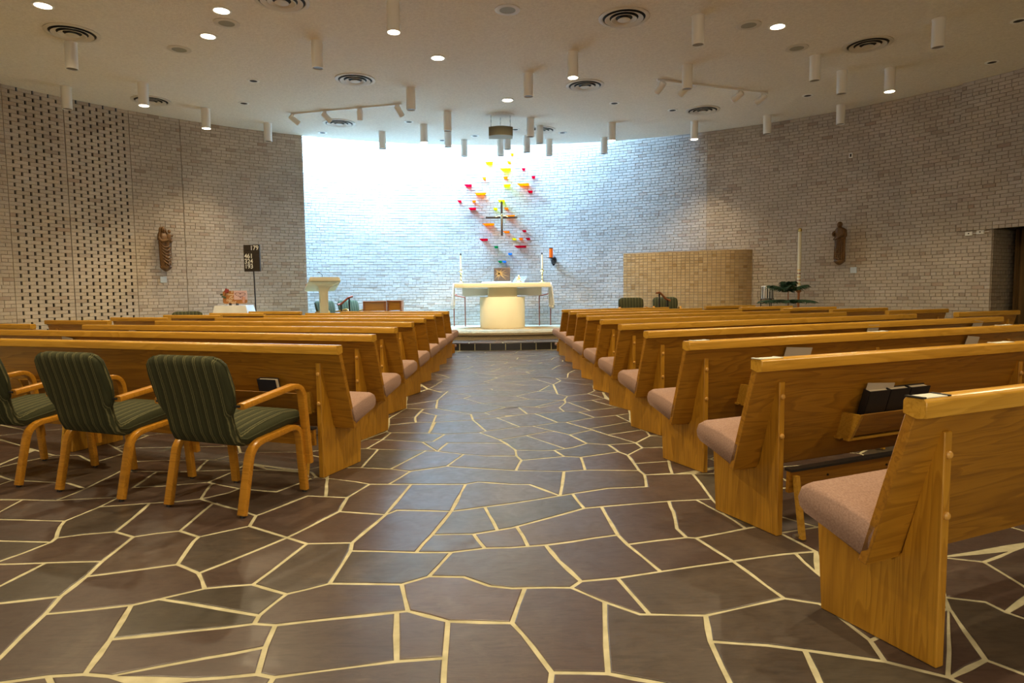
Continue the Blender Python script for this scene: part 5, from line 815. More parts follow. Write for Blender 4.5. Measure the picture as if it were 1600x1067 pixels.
# hanging cross
p = oncirc(784, 340, WC, WR-.30); top = oncirc(784, 314.5, WC, WR-.30).z; bot = oncirc(784.5, 368, WC, WR-.30).z; xl = oncirc(759, 340.5, WC, WR-.30).x; xr = oncirc(808.5, 339.5, WC, WR-.30).x
cr = thing('crucifix', 'slender dark wooden cross with a gilded figure above the altar', 'cross', p, 0)
MB().box(-.027, .027, -.025, .025, .03, top-p.z).obj('upper_beam', M['cross_wood'], cr); MB().box(-.027, .027, -.025, .025, bot-p.z, -.03).obj('lower_beam', M['cross_wood'], cr)
for a_, b_ in ((xl-p.x, -.03), (.03, xr-p.x)): MB().box(a_, b_, -.025, .025, -.026, .026).obj('arm_beam', M['cross_wood'], cr)
MB().tube([(0, -.035, .06), (.004, -.045, -.05), (-.002, -.04, -.16), (.003, -.035, -.29)], .013, 8, Vector((0, 1, 0)), scale=[.9, 1.35, 1.1, .6]).obj('gilded_body', M['gold'], cr)
for s in (-1, 1): MB().tube(bend([(s*.004, -.04, .035), (s*.05, -.04, .055), (s*.16, -.035, .012)], .05, 5), .008, 6).obj('gilded_arm', M['gold'], cr)
MB().ball((.003, -.045, .075), .018).obj('gilded_head', M['gold'], cr)
MB().tube([(0, .02, .1), (0, .285, .1)], .008, 6).obj('wall_pin', M['steel'], cr); MB().tube([(0, .02, -.3), (0, .285, -.3)], .008, 6).obj('wall_pin', M['steel'], cr)
# sanctuary lamp
p = oncirc(864, 406, WC, WR-.035); t = thing('sanctuary_lamp', 'amber glass sanctuary lamp on a dark wall bracket right of the altar', 'lamp', p, 0)
q = oncirc(861, 403, WC, WR-.32)-p; zt_ = oncirc(861, 388.5, WC, WR-.32).z-p.z
MB().lathe([(.05, 0), (.048, zt_-q.z)], 16, (q.x, q.y, q.z)).obj('glass_cylinder', M['amber_glass'], t); MB().lathe([(.052, 0), (.052, .02)], 16, (q.x, q.y, zt_)).obj('top_ring', M['dark_metal'], t)
MB().prism([(-.12, .012), (.10, .012), (.10, -.02), (.03, -.03)], q.y-.06, q.y+.06, lambda a_, b_: (q.x+b_[0], a_, q.z+b_[1])).obj('tray', M['dark_metal'], t, bevel=.006)
MB().ball((.01, -.13, -.01), .085, 14, 10, sx=.9, sy=1.4, sz=1.15).obj('bracket_boss', M['dark_metal'], t)
MB().prism([(-.085, .02), (.085, .02), (.05, -.10), (0, -.17), (-.05, -.10)], -.10, .0, lambda a_, b_: (b_[0]+.01, a_, b_[1])).obj('back_plate', M['dark_metal'], t, bevel=.02)

# ------------------------------------------------------------------ carved statues and plaques on the side walls
def figure_rings(hgt, spec, folds, depth=.8, seed=0):
    """stacked rings with drapery folds; spec: (z fraction, half width, offset x, fold strength)"""
    rnd = random.Random(seed); ph = [rnd.uniform(0, 6.28) for _ in range(4)]; n = 48; vs = []
    for z, r, ox, fs_ in spec:
        for k in range(n):
            a = 2*pi*k/n; f = 1+fs_*(.6*sin(folds*a+ph[0]+z*2.5)+.4*sin((folds*2-3)*a+ph[1]-z*3))
            vs.append((ox*hgt+r*hgt*f*cos(a), r*hgt*depth*f*sin(a), z*hgt))
    m = len(spec); fs = [tuple(range(n))[::-1], tuple(range((m-1)*n, m*n))]+[(i*n+k, i*n+(k+1) % n, (i+1)*n+(k+1) % n, (i+1)*n+k) for i in range(m-1) for k in range(n)]
    return vs, fs
def statue(px, ytop, ybot, kind, label):
    a = oncirc(px, ytop); b = oncirc(px, ybot); hgt = a.z-b.z; an = atan2(b.y-RC.y, b.x-RC.x); q = RC+Vector((cos(an), sin(an)))*(RR-.15)
    t = thing('statue', label, 'statue', (q.x, q.y, b.z), an-pi/2)
    body = MB()
    if kind == 'mother':
        spec = [(.10, .105, .0, .05), (.16, .112, .0, .10), (.25, .112, .0, .13), (.40, .118, .0, .12), (.55, .126, .0, .10), (.66, .132, .0, .07), (.74, .122, -.005, .05), (.79, .105, -.015, .03), (.83, .08, -.025, .0), (.86, .05, -.03, 0), (.885, .042, -.03, 0)]
    else:
        spec = [(.10, .11, .0, .05), (.15, .118, .0, .11), (.24, .115, .005, .14), (.40, .112, .005, .13), (.56, .115, .005, .10), (.68, .124, .01, .07), (.76, .128, .015, .05), (.82, .115, .012, .03), (.855, .07, .0, 0), (.87, .045, -.01, 0), (.89, .040, -.012, 0)]
    vs, fs = figure_rings(hgt, spec, 7, .75, 3 if kind == 'mother' else 8); body.add(vs, fs, True)
    hx = -.03*hgt if kind == 'mother' else -.012*hgt
    body.ball((hx, -.02*hgt, .925*hgt), .052*hgt, 16, 12, sx=.95, sy=1.05, sz=1.3); body.ball((hx, -.072*hgt, .918*hgt), .010*hgt, 8, 6, sy=1.3, sz=1.7); body.ball((hx, -.064*hgt, .888*hgt), .014*hgt, 8, 6, sx=1.2, sz=.5)
    for s_ in (-1, 1): body.ball((hx+s_*.022*hgt, -.062*hgt, .940*hgt), .010*hgt, 8, 6, sx=1.3, sz=.7)
    bo = body.obj('robed_body', M['carved_wood'], t, autosmooth=70)
    if kind == 'mother':
        veil = MB(); vp = [(.70, .125, -.01), (.80, .115, -.02), (.88, .078, -.03), (.94, .074, -.03), (.98, .055, -.03), (1.0, .015, -.03)]; vv = []; n = 20
        for z, r, ox in vp:
            for k in range(n+1):
                a_ = radians(-38+256*k/n); vv.append((ox*hgt+r*hgt*cos(a_)*1.06, r*hgt*.85*sin(a_)+.012*hgt, z*hgt))
        veil.add(vv, [(i*(n+1)+k, i*(n+1)+k+1, (i+1)*(n+1)+k+1, (i+1)*(n+1)+k) for i in range(len(vp)-1) for k in range(n)], True); vo = veil.obj('veil', M['carved_wood'], t); m = vo.modifiers.new('thick', 'SOLIDIFY'); m.thickness = .016
        ch = MB(); cx = .075*hgt; cv, cf = figure_rings(hgt, [(.66, .035, .07, .05), (.70, .05, .07, .05), (.76, .052, .072, .04), (.82, .045, .075, .0), (.85, .02, .078, 0)], 5, .8, 5); ch.add([(x, y-.07*hgt, z) for x, y, z in cv], cf, True); ch.ball((.08*hgt, -.075*hgt, .89*hgt), .036*hgt, 12, 10, sz=1.15)
        ch.tube([(.09*hgt, -.08*hgt, .80*hgt), (.13*hgt, -.11*hgt, .79*hgt), (.145*hgt, -.10*hgt, .81*hgt)], .016*hgt, 8); ch.obj('child', M['carved_wood'], t, autosmooth=70)
        for pts in ([(-.12, -.02, .76), (-.10, -.09, .66), (.04, -.13, .70)], [(.11, -.02, .74), (.13, -.08, .68), (.08, -.13, .66)]): MB().tube([Vector(p)*hgt for p in bend(pts, .06, 5)], .030*hgt, 10, scale=[1.2]*3+[.95]*20 if 0 else None).obj('arm', M['carved_wood'], t)
        for k in range(6):
            z_ = .62-.075*k; w_ = .105-.004*k
            MB().tube([Vector((-w_+2*w_*j/10, -.078-.034*sin(pi*j/10), z_-.085*sin(pi*(j/10)**(.8+.12*k))))*hgt for j in range(11)], .011*hgt, 8, scale=[.5, .8, 1, 1.1, 1.2, 1.2, 1.2, 1.1, 1, .8, .5]).obj('drapery_fold', M['carved_wood'], t)
        for x_ in (-.07, -.035, .0, .04, .075): MB().tube([Vector((x_, -.088+.25*x_*x_, .13))*hgt, Vector((x_*.9, -.094+.25*x_*x_, .22))*hgt, Vector((x_*.8, -.088, .30))*hgt], .010*hgt, 6, Vector((0, 1, 0)), scale=[1.2, 1, .4]).obj('drapery_fold', M['carved_wood'], t)
    else:
        MB().ball((hx, .012*hgt, .935*hgt), .056*hgt, 14, 10, sx=1.05, sy=1, sz=1.15).obj('hair', M['carved_wood'], t)
        for pts in ([(.115, -.01, .80), (.135, -.04, .64), (.05, -.115, .60)], [(-.10, -.02, .78), (-.125, -.06, .68), (-.105, -.12, .73)]): MB().tube([Vector(p)*hgt for p in bend(pts, .07, 5)], .032*hgt, 10).obj('arm', M['carved_wood'], t)
        MB().ball((-.105*hgt, -.125*hgt, .745*hgt), .026*hgt, 10, 8).obj('hand', M['carved_wood'], t)
        MB().tube([Vector(p)*hgt for p in ((-.115, -.05, .60), (-.02, -.115, .62), (.09, -.09, .70))], .022*hgt, 8).obj('drapery_fold', M['carved_wood'], t)
        for x_, x2 in ((-.07, -.085), (-.03, -.05), (.01, -.01), (.05, .03), (.085, .07)): MB().tube([Vector((x_, -.09+.3*x_*x_, .58))*hgt, Vector(((x_+x2)/2, -.098+.3*x_*x_, .38))*hgt, Vector((x2, -.096+.3*x_*x_, .14))*hgt], .011*hgt, 6, Vector((0, 1, 0)), scale=[.5, 1, 1.4]).obj('drapery_fold', M['carved_wood'], t)
        for k in range(3): MB().tube([Vector((-.09+.018*j, -.085-.03*sin(pi*j/10), .40-.09*k-.06*sin(pi*j/10)))*hgt for j in range(11)], .010*hgt, 6, scale=[.4, .7, 1, 1.1, 1.2, 1.2, 1.2, 1.1, 1, .7, .4]).obj('drapery_fold', M['carved_wood'], t)
    MB().lathe([(.02*hgt, 0), (.07*hgt, .035*hgt), (.115*hgt, .075*hgt), (.125*hgt, .10*hgt), (.11*hgt, .125*hgt)], 16, sy=.85).obj('corbel', M['carved_wood'], t, autosmooth=60)
    for s in (-1, 1): MB().ball((s*.035*hgt, -.095*hgt, .135*hgt), .022*hgt, 8, 6, sy=1.6, sz=.7).obj('foot', M['carved_wood'], t)
statue(256, 355, 424.5, 'mother', 'carved brown statue of a veiled woman holding a child, left wall')
statue(1315, 347, 414.5, 'man', 'carved brown statue of a robed man on the right wall')
def plaque(px, py, label, w=.125):
    p = oncirc(px, py, RC, RR-.018); an = atan2(p.y-RC.y, p.x-RC.x); t = thing('wall_plaque', label, 'plaque', p, an-pi/2, 'pale square wall plaques')
    MB().box(-w/2, w/2, -.006, .006, -w/2, w/2).obj('plate', M['plaque'], t, bevel=.002, segs=1); MB().box(-w/2+.012, w/2-.012, -.0075, -.0055, -w/2+.012, w/2-.012).obj('engraved_panel', M['plaque'], t)
plaque(255.5, 437, 'pale square plaque under the statue of the woman and child'); plaque(1333.5, 422, 'pale square plaque below the statue of the robed man')

# ------------------------------------------------------------------ number board, draped table and memorial card
def text_obj(body, size, mt, name, parent, loc, rot=(pi/2, 0, 0), bold=0.0, shear=0, align='LEFT'):
    cu = bpy.data.curves.new('t', 'FONT'); cu.body = body; cu.size = size; cu.offset = bold; cu.shear = shear; cu.align_x = align; cu.extrude = .001
    o = bpy.data.objects.new('t', cu); COL.objects.link(o); dg = bpy.context.evaluated_depsgraph_get(); me = bpy.data.meshes.new_from_object(o.evaluated_get(dg)); bpy.data.objects.remove(o); me.materials.clear(); me.materials.append(mt)
    r = bpy.data.objects.new(name, me); link(r, parent); r.location = loc; r.rotation_euler = rot; return r
BY = 14.35; a = aty(379.5, 382.5, BY); b = aty(408.5, 424, BY)
t = thing('number_board', 'dark brown hymn number board with white numerals on a black pole', 'hymn board', ((a.x+b.x)/2, BY, 0), radians(-14))
hw = (b.x-a.x)/2*1.02
MB().box(-hw, hw, -.02, .02, b.z, a.z).obj('board', M['sign_brown'], t, bevel=.003, segs=1)
for k in range(8):
    z = b.z+(a.z-b.z)*(k+.5)/8; MB().box(-hw+.01, hw-.01, -.026, -.02, z-.004, z+.004).obj('numeral_rail', M['sign_brown'], t)
for body, x, zf, al_ in (('179', hw-.01, .80, 'RIGHT'), ('461', -hw+.02, .50, 'LEFT'), ('324', -hw+.02, .305, 'LEFT'), ('193', -hw+.02, .115, 'LEFT')): text_obj(body, .138, M['numeral'], 'numerals', t, (x, -.028, b.z+(a.z-b.z)*zf), bold=.0012, align=al_)
MB().tube([(.03, .03, .02), (0, .03, a.z-.1)], .014, 8, Vector((0, 1, 0))).obj('pole', M['black'], t); MB().lathe([(.17, 0), (.17, .012), (.03, .03)], 20, (.03, .03, 0)).obj('foot', M['black'], t)
DY = 13.9; a = aty(342, 477.5, DY); b = aty(390, 477.5, DY); hw = (b.x-a.x)/2; hz = a.z
t = thing('draped_table', 'small table under a white cloth before the left wall', 'table', ((a.x+b.x)/2, DY, 0), 0)
for sx in (-1, 1):
    for sy in (-1, 1): MB().box(sx*(hw-.05)-.018, sx*(hw-.05)+.018, sy*.17-.018, sy*.17+.018, 0, hz-.03).obj('leg', M['brown_wood'], t)
MB().box(-hw, hw, -.22, .22, hz-.03, hz-.004).obj('table_top', M['brown_wood'], t)
c = thing('tablecloth', 'white cloth draped over the small table by the left wall', 'tablecloth', ((a.x+b.x)/2, DY, hz), 0)
mb = MB(); ring = []; per = []
for i in range(60):
    f = i/60*4; k = int(f); u_ = f-k; cs = [(-hw, -.22), (hw, -.22), (hw, .22), (-hw, .22)]; p0, p1 = cs[k], cs[(k+1) % 4]; per.append((p0[0]+(p1[0]-p0[0])*u_, p0[1]+(p1[1]-p0[1])*u_))
vs = [(x, y, 0) for x, y in per]
for j in range(1, 6):
    for i, (x, y) in enumerate(per): f = 1+.06*j*(.5+.5*cos(i*pi/3.75))*.6+.035*j; vs.append((x*(1+.055*j), y*(1+.02*j+.02*j*sin(i*.9)), -.075*j))
mb.add(vs, [tuple(range(60))]+[(j*60+i, j*60+(i+1) % 60, (j+1)*60+(i+1) % 60, (j+1)*60+i) for j in range(5) for i in range(60)], True); o = mb.obj('cloth', M['white_cloth'], c, autosmooth=60); m = o.modifiers.new('thick', 'SOLIDIFY'); m.thickness = .004; m.offset = 1
a = aty(349, 474.5, DY); b = aty(386, 454, DY); mw, mh = b.x-a.x, b.z-a.z
t = thing('memorial_sign', 'orange wooden memorial sign with a rose and a pink card on the draped table', 'sign', (a.x, DY, hz+.004), 0)
z0 = max(.015, a.z-hz-.004); pts = rrect(mw/2, mh/2, .05, 4)
MB().prism([(x+mw/2, z+mh/2+z0) for x, z in pts], -.01, .01, lambda q, p: (p[0], q, p[1])).obj('board', M['orange_board'], t)
MB().box(mw*.46, mw*1.0, -.016, -.011, z0+mh*.30, z0+mh*1.0).obj('pink_card', M['pink_card'], t)
for k in range(22):
    an = 2*pi*k/22; hx_ = 16*sin(an)**3/34; hz_ = (13*cos(an)-5*cos(2*an)-2*cos(3*an)-cos(4*an))/34
    MB().ball((mw*.73+hx_*mw*.44, -.024, z0+mh*.70+hz_*mh*.44), .0085, 6, 5).obj('bead', M['bead'], t)
mb = MB(); mb.lathe([(.022, 0), (.03, .05), (.036, .09), (.03, .12)], 10, (mw*.86, -.022, z0+.02), sy=.4); mb.obj('painted_hands', M['hand_pink'], t)
for i, (body, x, z) in enumerate((('In', .34, .84), ('Memory', .14, .66), ('of', .30, .50), ('Our', .24, .35), ('Dear', .14, .20), ('Friend', .22, .05))): text_obj(body, .060, M['ink_cream'], 'lettering', t, (mw*x, -.012, z0+mh*z), bold=.0004, shear=.25)
mb = MB()
for k in range(9): an = k*2.4; r = .012+.0035*k; mb.ball((mw*.17+r*cos(an), -.025, z0+mh*1.0+r*sin(an)), .020, 8, 6, sy=.7)
mb.obj('rose', M['rose'], t)
for x, z in ((.0, .70), (.05, .55), (.13, .48)): MB().ball((mw*x-.02, -.02, z0+mh*z), .026, 8, 6, sx=1.2, sy=.3, sz=.7).obj('leaf', M['leaf_light'], t)
MB().tube([(mw*.15, -.02, z0+mh*.95), (mw*.08, -.022, z0+mh*.6), (mw*.10, -.02, z0+mh*.35)], .005, 6).obj('stem', M['leaf_light'], t)
for x in (.30, .58): MB().box(mw*x-.012, mw*x+.012, -.05, .04, 0, z0+.01).obj('easel_foot', M['black'], t)

# ------------------------------------------------------------------ paschal candle, pine and stand at the right
KY = 13.95; a = aty(1250, 357, KY); b = aty(1250, 452, KY)
t = thing('paschal_candle', 'tall white paschal candle with a gold cap behind the pine', 'candle', (a.x, KY, 0), 0)
MB().lathe([(.036, 0), (.036, a.z-b.z-.06)], 16, (0, 0, b.z)).obj('candle', M['wax'], t); MB().lathe([(.041, -.07), (.041, -.015), (.03, .0), (.012, .012)], 16, (0, 0, a.z)).obj('cap', M['brass'], t)
for k in range(5):
    z = b.z+.12+.075*k; MB().lathe([(.0368, -.012), (.0368, .012)], 12, (0, 0, z)).obj('painted_band', M['rose'] if k % 2 else M['gold'], t)
MB().lathe([(.16, 0), (.16, .02), (.03, .05), (.025, b.z-.08), (.055, b.z-.05), (.06, b.z+.03), (.05, b.z+.032)], 16).obj('stand', M['brown_wood'], t)
PY = 13.2; c = aty(1231, 470, PY); t = thing('potted_pine', 'dark green potted Norfolk pine in front of the right wall', 'plant', (c.x, PY, 0), 0)
MB().lathe([(.13, 0), (.17, .28), (.185, .30), (.165, .30), (.15, .27)], 20).obj('pot', M['pot'], t); MB().tube([(0, 0, .25), (.01, 0, .8), (0, 0, 1.20)], .016, 8, Vector((0, 1, 0)), scale=[1.3, 1, .6]).obj('trunk', M['brown_wood'], t)
rnd = random.Random(2)
def frond(base, ang, L, rise, droop):
    mb = MB(); pts = [Vector((base[0]+cos(ang)*L*k/12, base[1]+sin(ang)*L*k/12, base[2]+rise*k/12-droop*(k/12)**2)) for k in range(13)]
    mb.tube(pts, .006, 5, scale=[1.2-.8*k/12 for k in range(13)])
    side = Vector((-sin(ang), cos(ang), 0)); fwd = Vector((cos(ang), sin(ang), -.1))
    for k in range(1, 13):
        for s in (-1, 1):
            for j in range(2):
                p = pts[k]-fwd*(.5*j*L/12); l = (.10+.06*sin(pi*k/13))*rnd.uniform(.85, 1.1); e = (side*s*.85+fwd*.45).normalized(); q = p+e*l+Vector((0, 0, -.06*l/.1*rnd.uniform(.3, 1)))
                w = fwd.cross(e).normalized()*.004+fwd*.019; mb.add([p-w, p+w, q+Vector((0, 0, .004)), p-Vector((0, 0, .012))], [(0, 1, 2), (0, 2, 3), (1, 3, 2), (0, 3, 1)])
    return mb
for lvl, (z, n_, L, rise, dr) in enumerate(((.60, 7, .62, .08, .16), (.78, 7, .60, .10, .15), (.93, 7, .55, .12, .12), (1.15, 6, .40, .16, .05), (1.24, 5, .13, .10, .0))):
    for k in range(n_): frond((0, 0, z), 2*pi*k/n_+lvl*.7+.25, L*rnd.uniform(.9, 1.1), rise, dr).obj('frond', M['leaf'], t)
QY = 14.05; a = aty(1190, 447.5, QY); b = aty(1208, 466, QY)
t = thing('striped_drum', 'striped pale cylinder on a black stand beside the pine', 'drum', ((a.x+b.x)/2, QY, 0), 0); r = (b.x-a.x)/2
MB().lathe([(r, b.z), (r, a.z), (r*.9, a.z+.012)], 24).obj('drum_body', M['white_paint'], t)
for k in range(16):
    an = 2*pi*k/16; MB().box(-.012, .012, -.006, .006, b.z+.005, a.z-.005, Matrix.Translation((cos(an)*r, sin(an)*r, 0)) @ Matrix.Rotation(an+pi/2, 4, 'Z')).obj('stripe', M['dark_metal'] if k % 2 else M['steel'], t)
MB().lathe([(r*1.08, b.z-.02), (r*1.08, b.z)], 20).obj('ring', M['black'], t)
for k in range(3):
    an = 2*pi*k/3+.5; MB().tube([(cos(an)*r, sin(an)*r, b.z+.15 if k == 2 else b.z), (cos(an)*r*1.1, sin(an)*r*1.1, 0)], .012, 6, Vector((0, 1, 0))).obj('leg', M['black'], t)
# small fittings on the right wall
p = oncirc(1330, 243, RC, RR-.02); an = atan2(p.y-RC.y, p.x-RC.x); t = thing('wall_sensor', 'tiny white wall sensor high above the robed man statue', 'sensor', p, an-pi/2)
MB().box(-.035, .035, -.03, .012, -.05, .05).obj('housing', M['white_paint'], t, bevel=.006); MB().box(-.016, .016, -.036, -.028, -.03, .03).obj('lens', M['black'], t)
for px, py, lab in ((1514.5, 365, 'white surface box under the lintel, further from the curtain'), (1532.5, 362.5, 'white surface box under the lintel, nearer the curtain')):
    p = oncirc(px, py, RC, RR-.025); an = atan2(p.y-RC.y, p.x-RC.x); t = thing('junction_box', lab, 'box', p, an-pi/2, 'white surface boxes'); MB().box(-.06, .06, -.03, .015, -.035, .035).obj('housing', M['white_paint'], t, bevel=.004); MB().lathe([(.012, 0), (.012, .006)], 10, M=Matrix.Translation((0, -.03, 0)) @ Matrix.Rotation(pi/2, 4, 'X')).obj('button', M['black'], t)
    MB().tube([(.06, 0, 0), (.13, .0, .004)], .008, 6).obj('conduit', M['white_paint'], t)
# curtain in the opening
mb = MB(); nC = 150; vs = []; ca = [radians(27.9-14.0*i/nC) for i in range(nC+1)]
for z in (.02, 1.1, 2.23):
    for i, a_ in enumerate(ca):
        r_ = RR+.50+.055*sin(i*.62)+.025*sin(i*.23+1)+(.02*sin(i*.4) if z < 1 else 0); vs.append((RC.x+cos(a_)*r_, RC.y+sin(a_)*r_, z))
w_ = nC+1; o = mb.add(vs, [(j*w_+i, j*w_+i+1, (j+1)*w_+i+1, (j+1)*w_+i) for j in range(2) for i in range(nC)], True).obj('curtain', M['curtain']); m = o.modifiers.new('thick', 'SOLIDIFY'); m.thickness = .006; tag(o, 'long brown pleated curtain in the opening at the right', 'curtain')
# ------------------------------------------------------------------ ceiling fittings
def spot(parent, z, energy, size=2.85, blend=1.0, rad=.07, color=WARM, rot=(0, 0, 0)):
    d = bpy.data.lights.new('lamp_light', 'SPOT'); d.energy = energy; d.spot_size = size; d.spot_blend = blend; d.shadow_soft_size = rad; d.color = color
    o = bpy.data.objects.new('lamp_light', d); link(o, parent); o.location = (0, 0, z) if not isinstance(z, tuple) else z; o.rotation_euler = rot; return o
TL, TR = .385, .083
tube_mesh = {}
def cylinder_lamp(px, py, lit, label):
    p = atz(px, py, H); t = thing('cylinder_downlight', label, 'light', p, 0, 'white cylinder downlights')
    def part(name, key, mk):
        if key not in tube_mesh: tube_mesh[key] = mk()
        return link(bpy.data.objects.new(name, tube_mesh[key]), t)
    part('housing', 'h', lambda: MB().lathe([(TR, 0), (TR, -TL), (TR-.006, -TL), (TR-.008, -TL+.03)], 24, cap=False).mesh('housing', M['white_paint']))
    part('ceiling_plate', 'c', lambda: MB().lathe([(TR+.008, 0), (TR+.008, -.008)], 24).mesh('ceiling_plate', M['white_paint']))
    if lit:
        part('lens', 'on', lambda: MB().lathe([(TR-.006, -TL+.010), (TR-.007, -TL-.002), (.03, -TL-.006)], 24).mesh('lens', M['lamp_glow'])); spot(t, -TL-.03, LAMP_W*1.15, 1.75, 1.0)
    else: part('baffle', 'off', lambda: MB().lathe([(TR-.008, -TL+.012), (TR-.008, -TL+.018)], 24).mesh('baffle', M['lens_off']))
for a in ((110, 66, 0, 'unlit white cylinder downlight just below the vent at upper left'), (103, 136, 0, 'unlit white cylinder downlight nearest the left brick screens'), (223, 130, 1, 'lit white cylinder downlight in front of the vent near the left wall'), (321, 170, 1, 'lit white cylinder downlight by the left wall edge, near the number board'),
          (418, 193, 0, 'unlit white cylinder downlight above the end of the left wall'), (614, 2, 1, 'lit white cylinder downlight at the top edge left of centre'), (495, 65, 0, 'unlit white cylinder downlight above the vent left of centre'), (641.5, 138, 0, 'unlit white cylinder downlight beside the end of the left spotlight track'),
          (699, 175, 0, 'unlit white cylinder downlight in front of another left of the hanging loudspeaker'), (699.7, 203, 0, 'unlit white cylinder downlight right behind another left of the hanging loudspeaker'), (662, 195, 1, 'lit white cylinder downlight near the ceiling edge left of centre'), (597, 206, 0, 'unlit white cylinder downlight before the brightest part of the wall'),
          (725, 219, 0, 'unlit white cylinder downlight at the ceiling edge left of the cross'), (782, 218, 0, 'unlit white cylinder downlight straight under the hanging loudspeaker'), (792.5, 207, 0, 'unlit white cylinder downlight half hidden behind the hanging loudspeaker'), (823, 212, 0, 'unlit white cylinder downlight at the ceiling edge just right of the loudspeaker'),
          (828.5, 185, 0, 'unlit white cylinder downlight in front of the far vent, left one of a pair'), (843, 197, 0, 'unlit white cylinder downlight overlapping the far vent, right one of a pair'), (858, 218, 0, 'unlit white cylinder downlight at the ceiling edge right of the far vent'), (825.5, 115, 0, 'unlit white cylinder downlight left of the lit centre one'),
          (895, 82, 1, 'lit white cylinder downlight near the middle, above the centre vent'), (944, 215, 0, 'unlit white cylinder downlight at the ceiling edge beside a lit one'), (956, 192, 1, 'lit white cylinder downlight near the ceiling edge right of centre'), (1085, 190, 1, 'lit white cylinder downlight where the bright wall turns dark'),
          (1074, 102, 0, 'unlit white cylinder downlight in front of the right spotlight track'), (1091, 25, 0, 'unlit white cylinder downlight right of the large top vent'), (1199, 181, 0, 'unlit white cylinder downlight where the ceiling meets the right wall'), (1274, 88, 0, 'unlit white cylinder downlight between the right vent and track'),
          (1316, 111, 0, 'unlit white cylinder downlight left of the lit one by the right wall'), (1314, 164, 0, 'unlit white cylinder downlight against the right wall, above the statue'), (1391, 107, 1, 'lit white cylinder downlight by the right wall'), (1467, 30, 0, 'unlit white cylinder downlight at upper right')): cylinder_lamp(*a)
def recessed(p, label, group='lit recessed downlights', power=LAMP_W):
    t = thing('recessed_downlight', label, 'light', p, 0, group)
    def part(name, key, mk):
        if key not in tube_mesh: tube_mesh[key] = mk()
        return link(bpy.data.objects.new(name, tube_mesh[key]), t)
    part('trim_ring', 'tr', lambda: MB().lathe([(.098, -.001), (.125, -.001), (.125, -.008), (.098, -.012)], 28, cap=False).mesh('trim_ring', M['white_paint']))
    part('lens', 'rl', lambda: MB().lathe([(.098, -.002), (.098, -.008), (.04, -.012)], 28).mesh('lens', M['lamp_glow'])); spot(t, -.05, power)
for x, y, lab in ((67, 8, 'lit recessed downlight at the top left corner'), (346, 16, 'lit recessed downlight at the top edge, left'), (325, 56, 'lit recessed downlight below the one at the top edge, left'), (684, 90, 'lit recessed downlight left of the picture centre'), (793, 156, 'lit recessed downlight nearest the hanging loudspeaker'), (1215, 41, 'lit recessed downlight at upper right')): recessed(atz(x, y, H), lab)
for x, y in ((-3.3, 4.4), (-.3, 5.0), (3.6, 4.5), (-5.8, 3.2), (.6, 1.9), (5.6, 1.9)): recessed(Vector((x, y, H)), 'lit recessed downlight overhead outside the picture', 'recessed downlights over the camera', LAMP_W*1.5)
vm = {}
def vent(px, py, label):
    p = atz(px, py, H); t = thing('ceiling_vent', label, 'vent', p, 0, 'round ceiling air vents')
    for name, key, prof, mt, cap in (('dark_throat', 'd', [(.29, -.003), (.29, -.005)], M['dark'], True), ('flange', 'f', [(.345, -.0005), (.345, -.010), (.315, -.020), (.292, -.016), (.288, -.004)], M['vent_paint'], False),
                                     ('louvre_ring', 'a', [(.195, -.008), (.252, -.032), (.262, -.030), (.212, -.007)], M['vent_paint'], False), ('louvre_ring', 'b', [(.115, -.008), (.168, -.036), (.178, -.034), (.132, -.007)], M['vent_paint'], False), ('centre_cone', 'c', [(.045, -.007), (.088, -.038), (.080, -.041), (.01, -.034)], M['vent_paint'], True)):
        if key not in vm: vm[key] = MB().lathe(prof, 36, cap=cap).mesh(name, mt)
        link(bpy.data.objects.new(name, vm[key]), t)
for a in ((113, 51, 'round ceiling vent at upper left above an unlit cylinder light'), (440, 0, 'round ceiling vent cut by the top edge left of centre'), (555, 124, 'round ceiling vent above the left spotlight track'), (975, 27, 'large round ceiling vent at the top right of centre'), (914, 133, 'round ceiling vent under the lit centre cylinder light'), (530, 192, 'round ceiling vent behind the left spotlight track'),
          (1098, 172, 'round ceiling vent below the right spotlight track'), (236, 157, 'round ceiling vent near the left wall behind a lit cylinder'), (1356, 69, 'round ceiling vent at upper right'), (845, 203, 'furthest round ceiling vent, behind two cylinder lights')): vent(*a)
def grille(px, py, r, label, group, nm, hole):
    p = atz(px, py, H); t = thing(nm, label, 'speaker' if nm == 'ceiling_speaker' else 'light', p, 0, group)
    MB().lathe([(r, -.0005), (r, -.006), (r*.86, -.010), (r*.62, -.010), (r*.62, -.002)], 28, cap=False).obj('trim_ring', M['vent_paint'] if nm == 'ceiling_speaker' else M['white_paint'], t); MB().lathe([(r*.64, -.002), (r*.64, -.006)], 28).obj('grille' if nm == 'ceiling_speaker' else 'aperture', hole, t)
for px, py, lab in ((280, 77, 'flush round ceiling loudspeaker at upper left'), (354, 36, 'flush round ceiling loudspeaker beside the lit downlights at the top left'), (793, 15, 'flush round ceiling loudspeaker at the top centre'), (1170, 39, 'flush round ceiling loudspeaker left of the lit downlight at upper right'), (1245, 75, 'flush round ceiling loudspeaker below the lit downlight at upper right')): grille(px, py, .17, lab, 'flush ceiling loudspeakers', 'ceiling_speaker', M['speaker_body'])
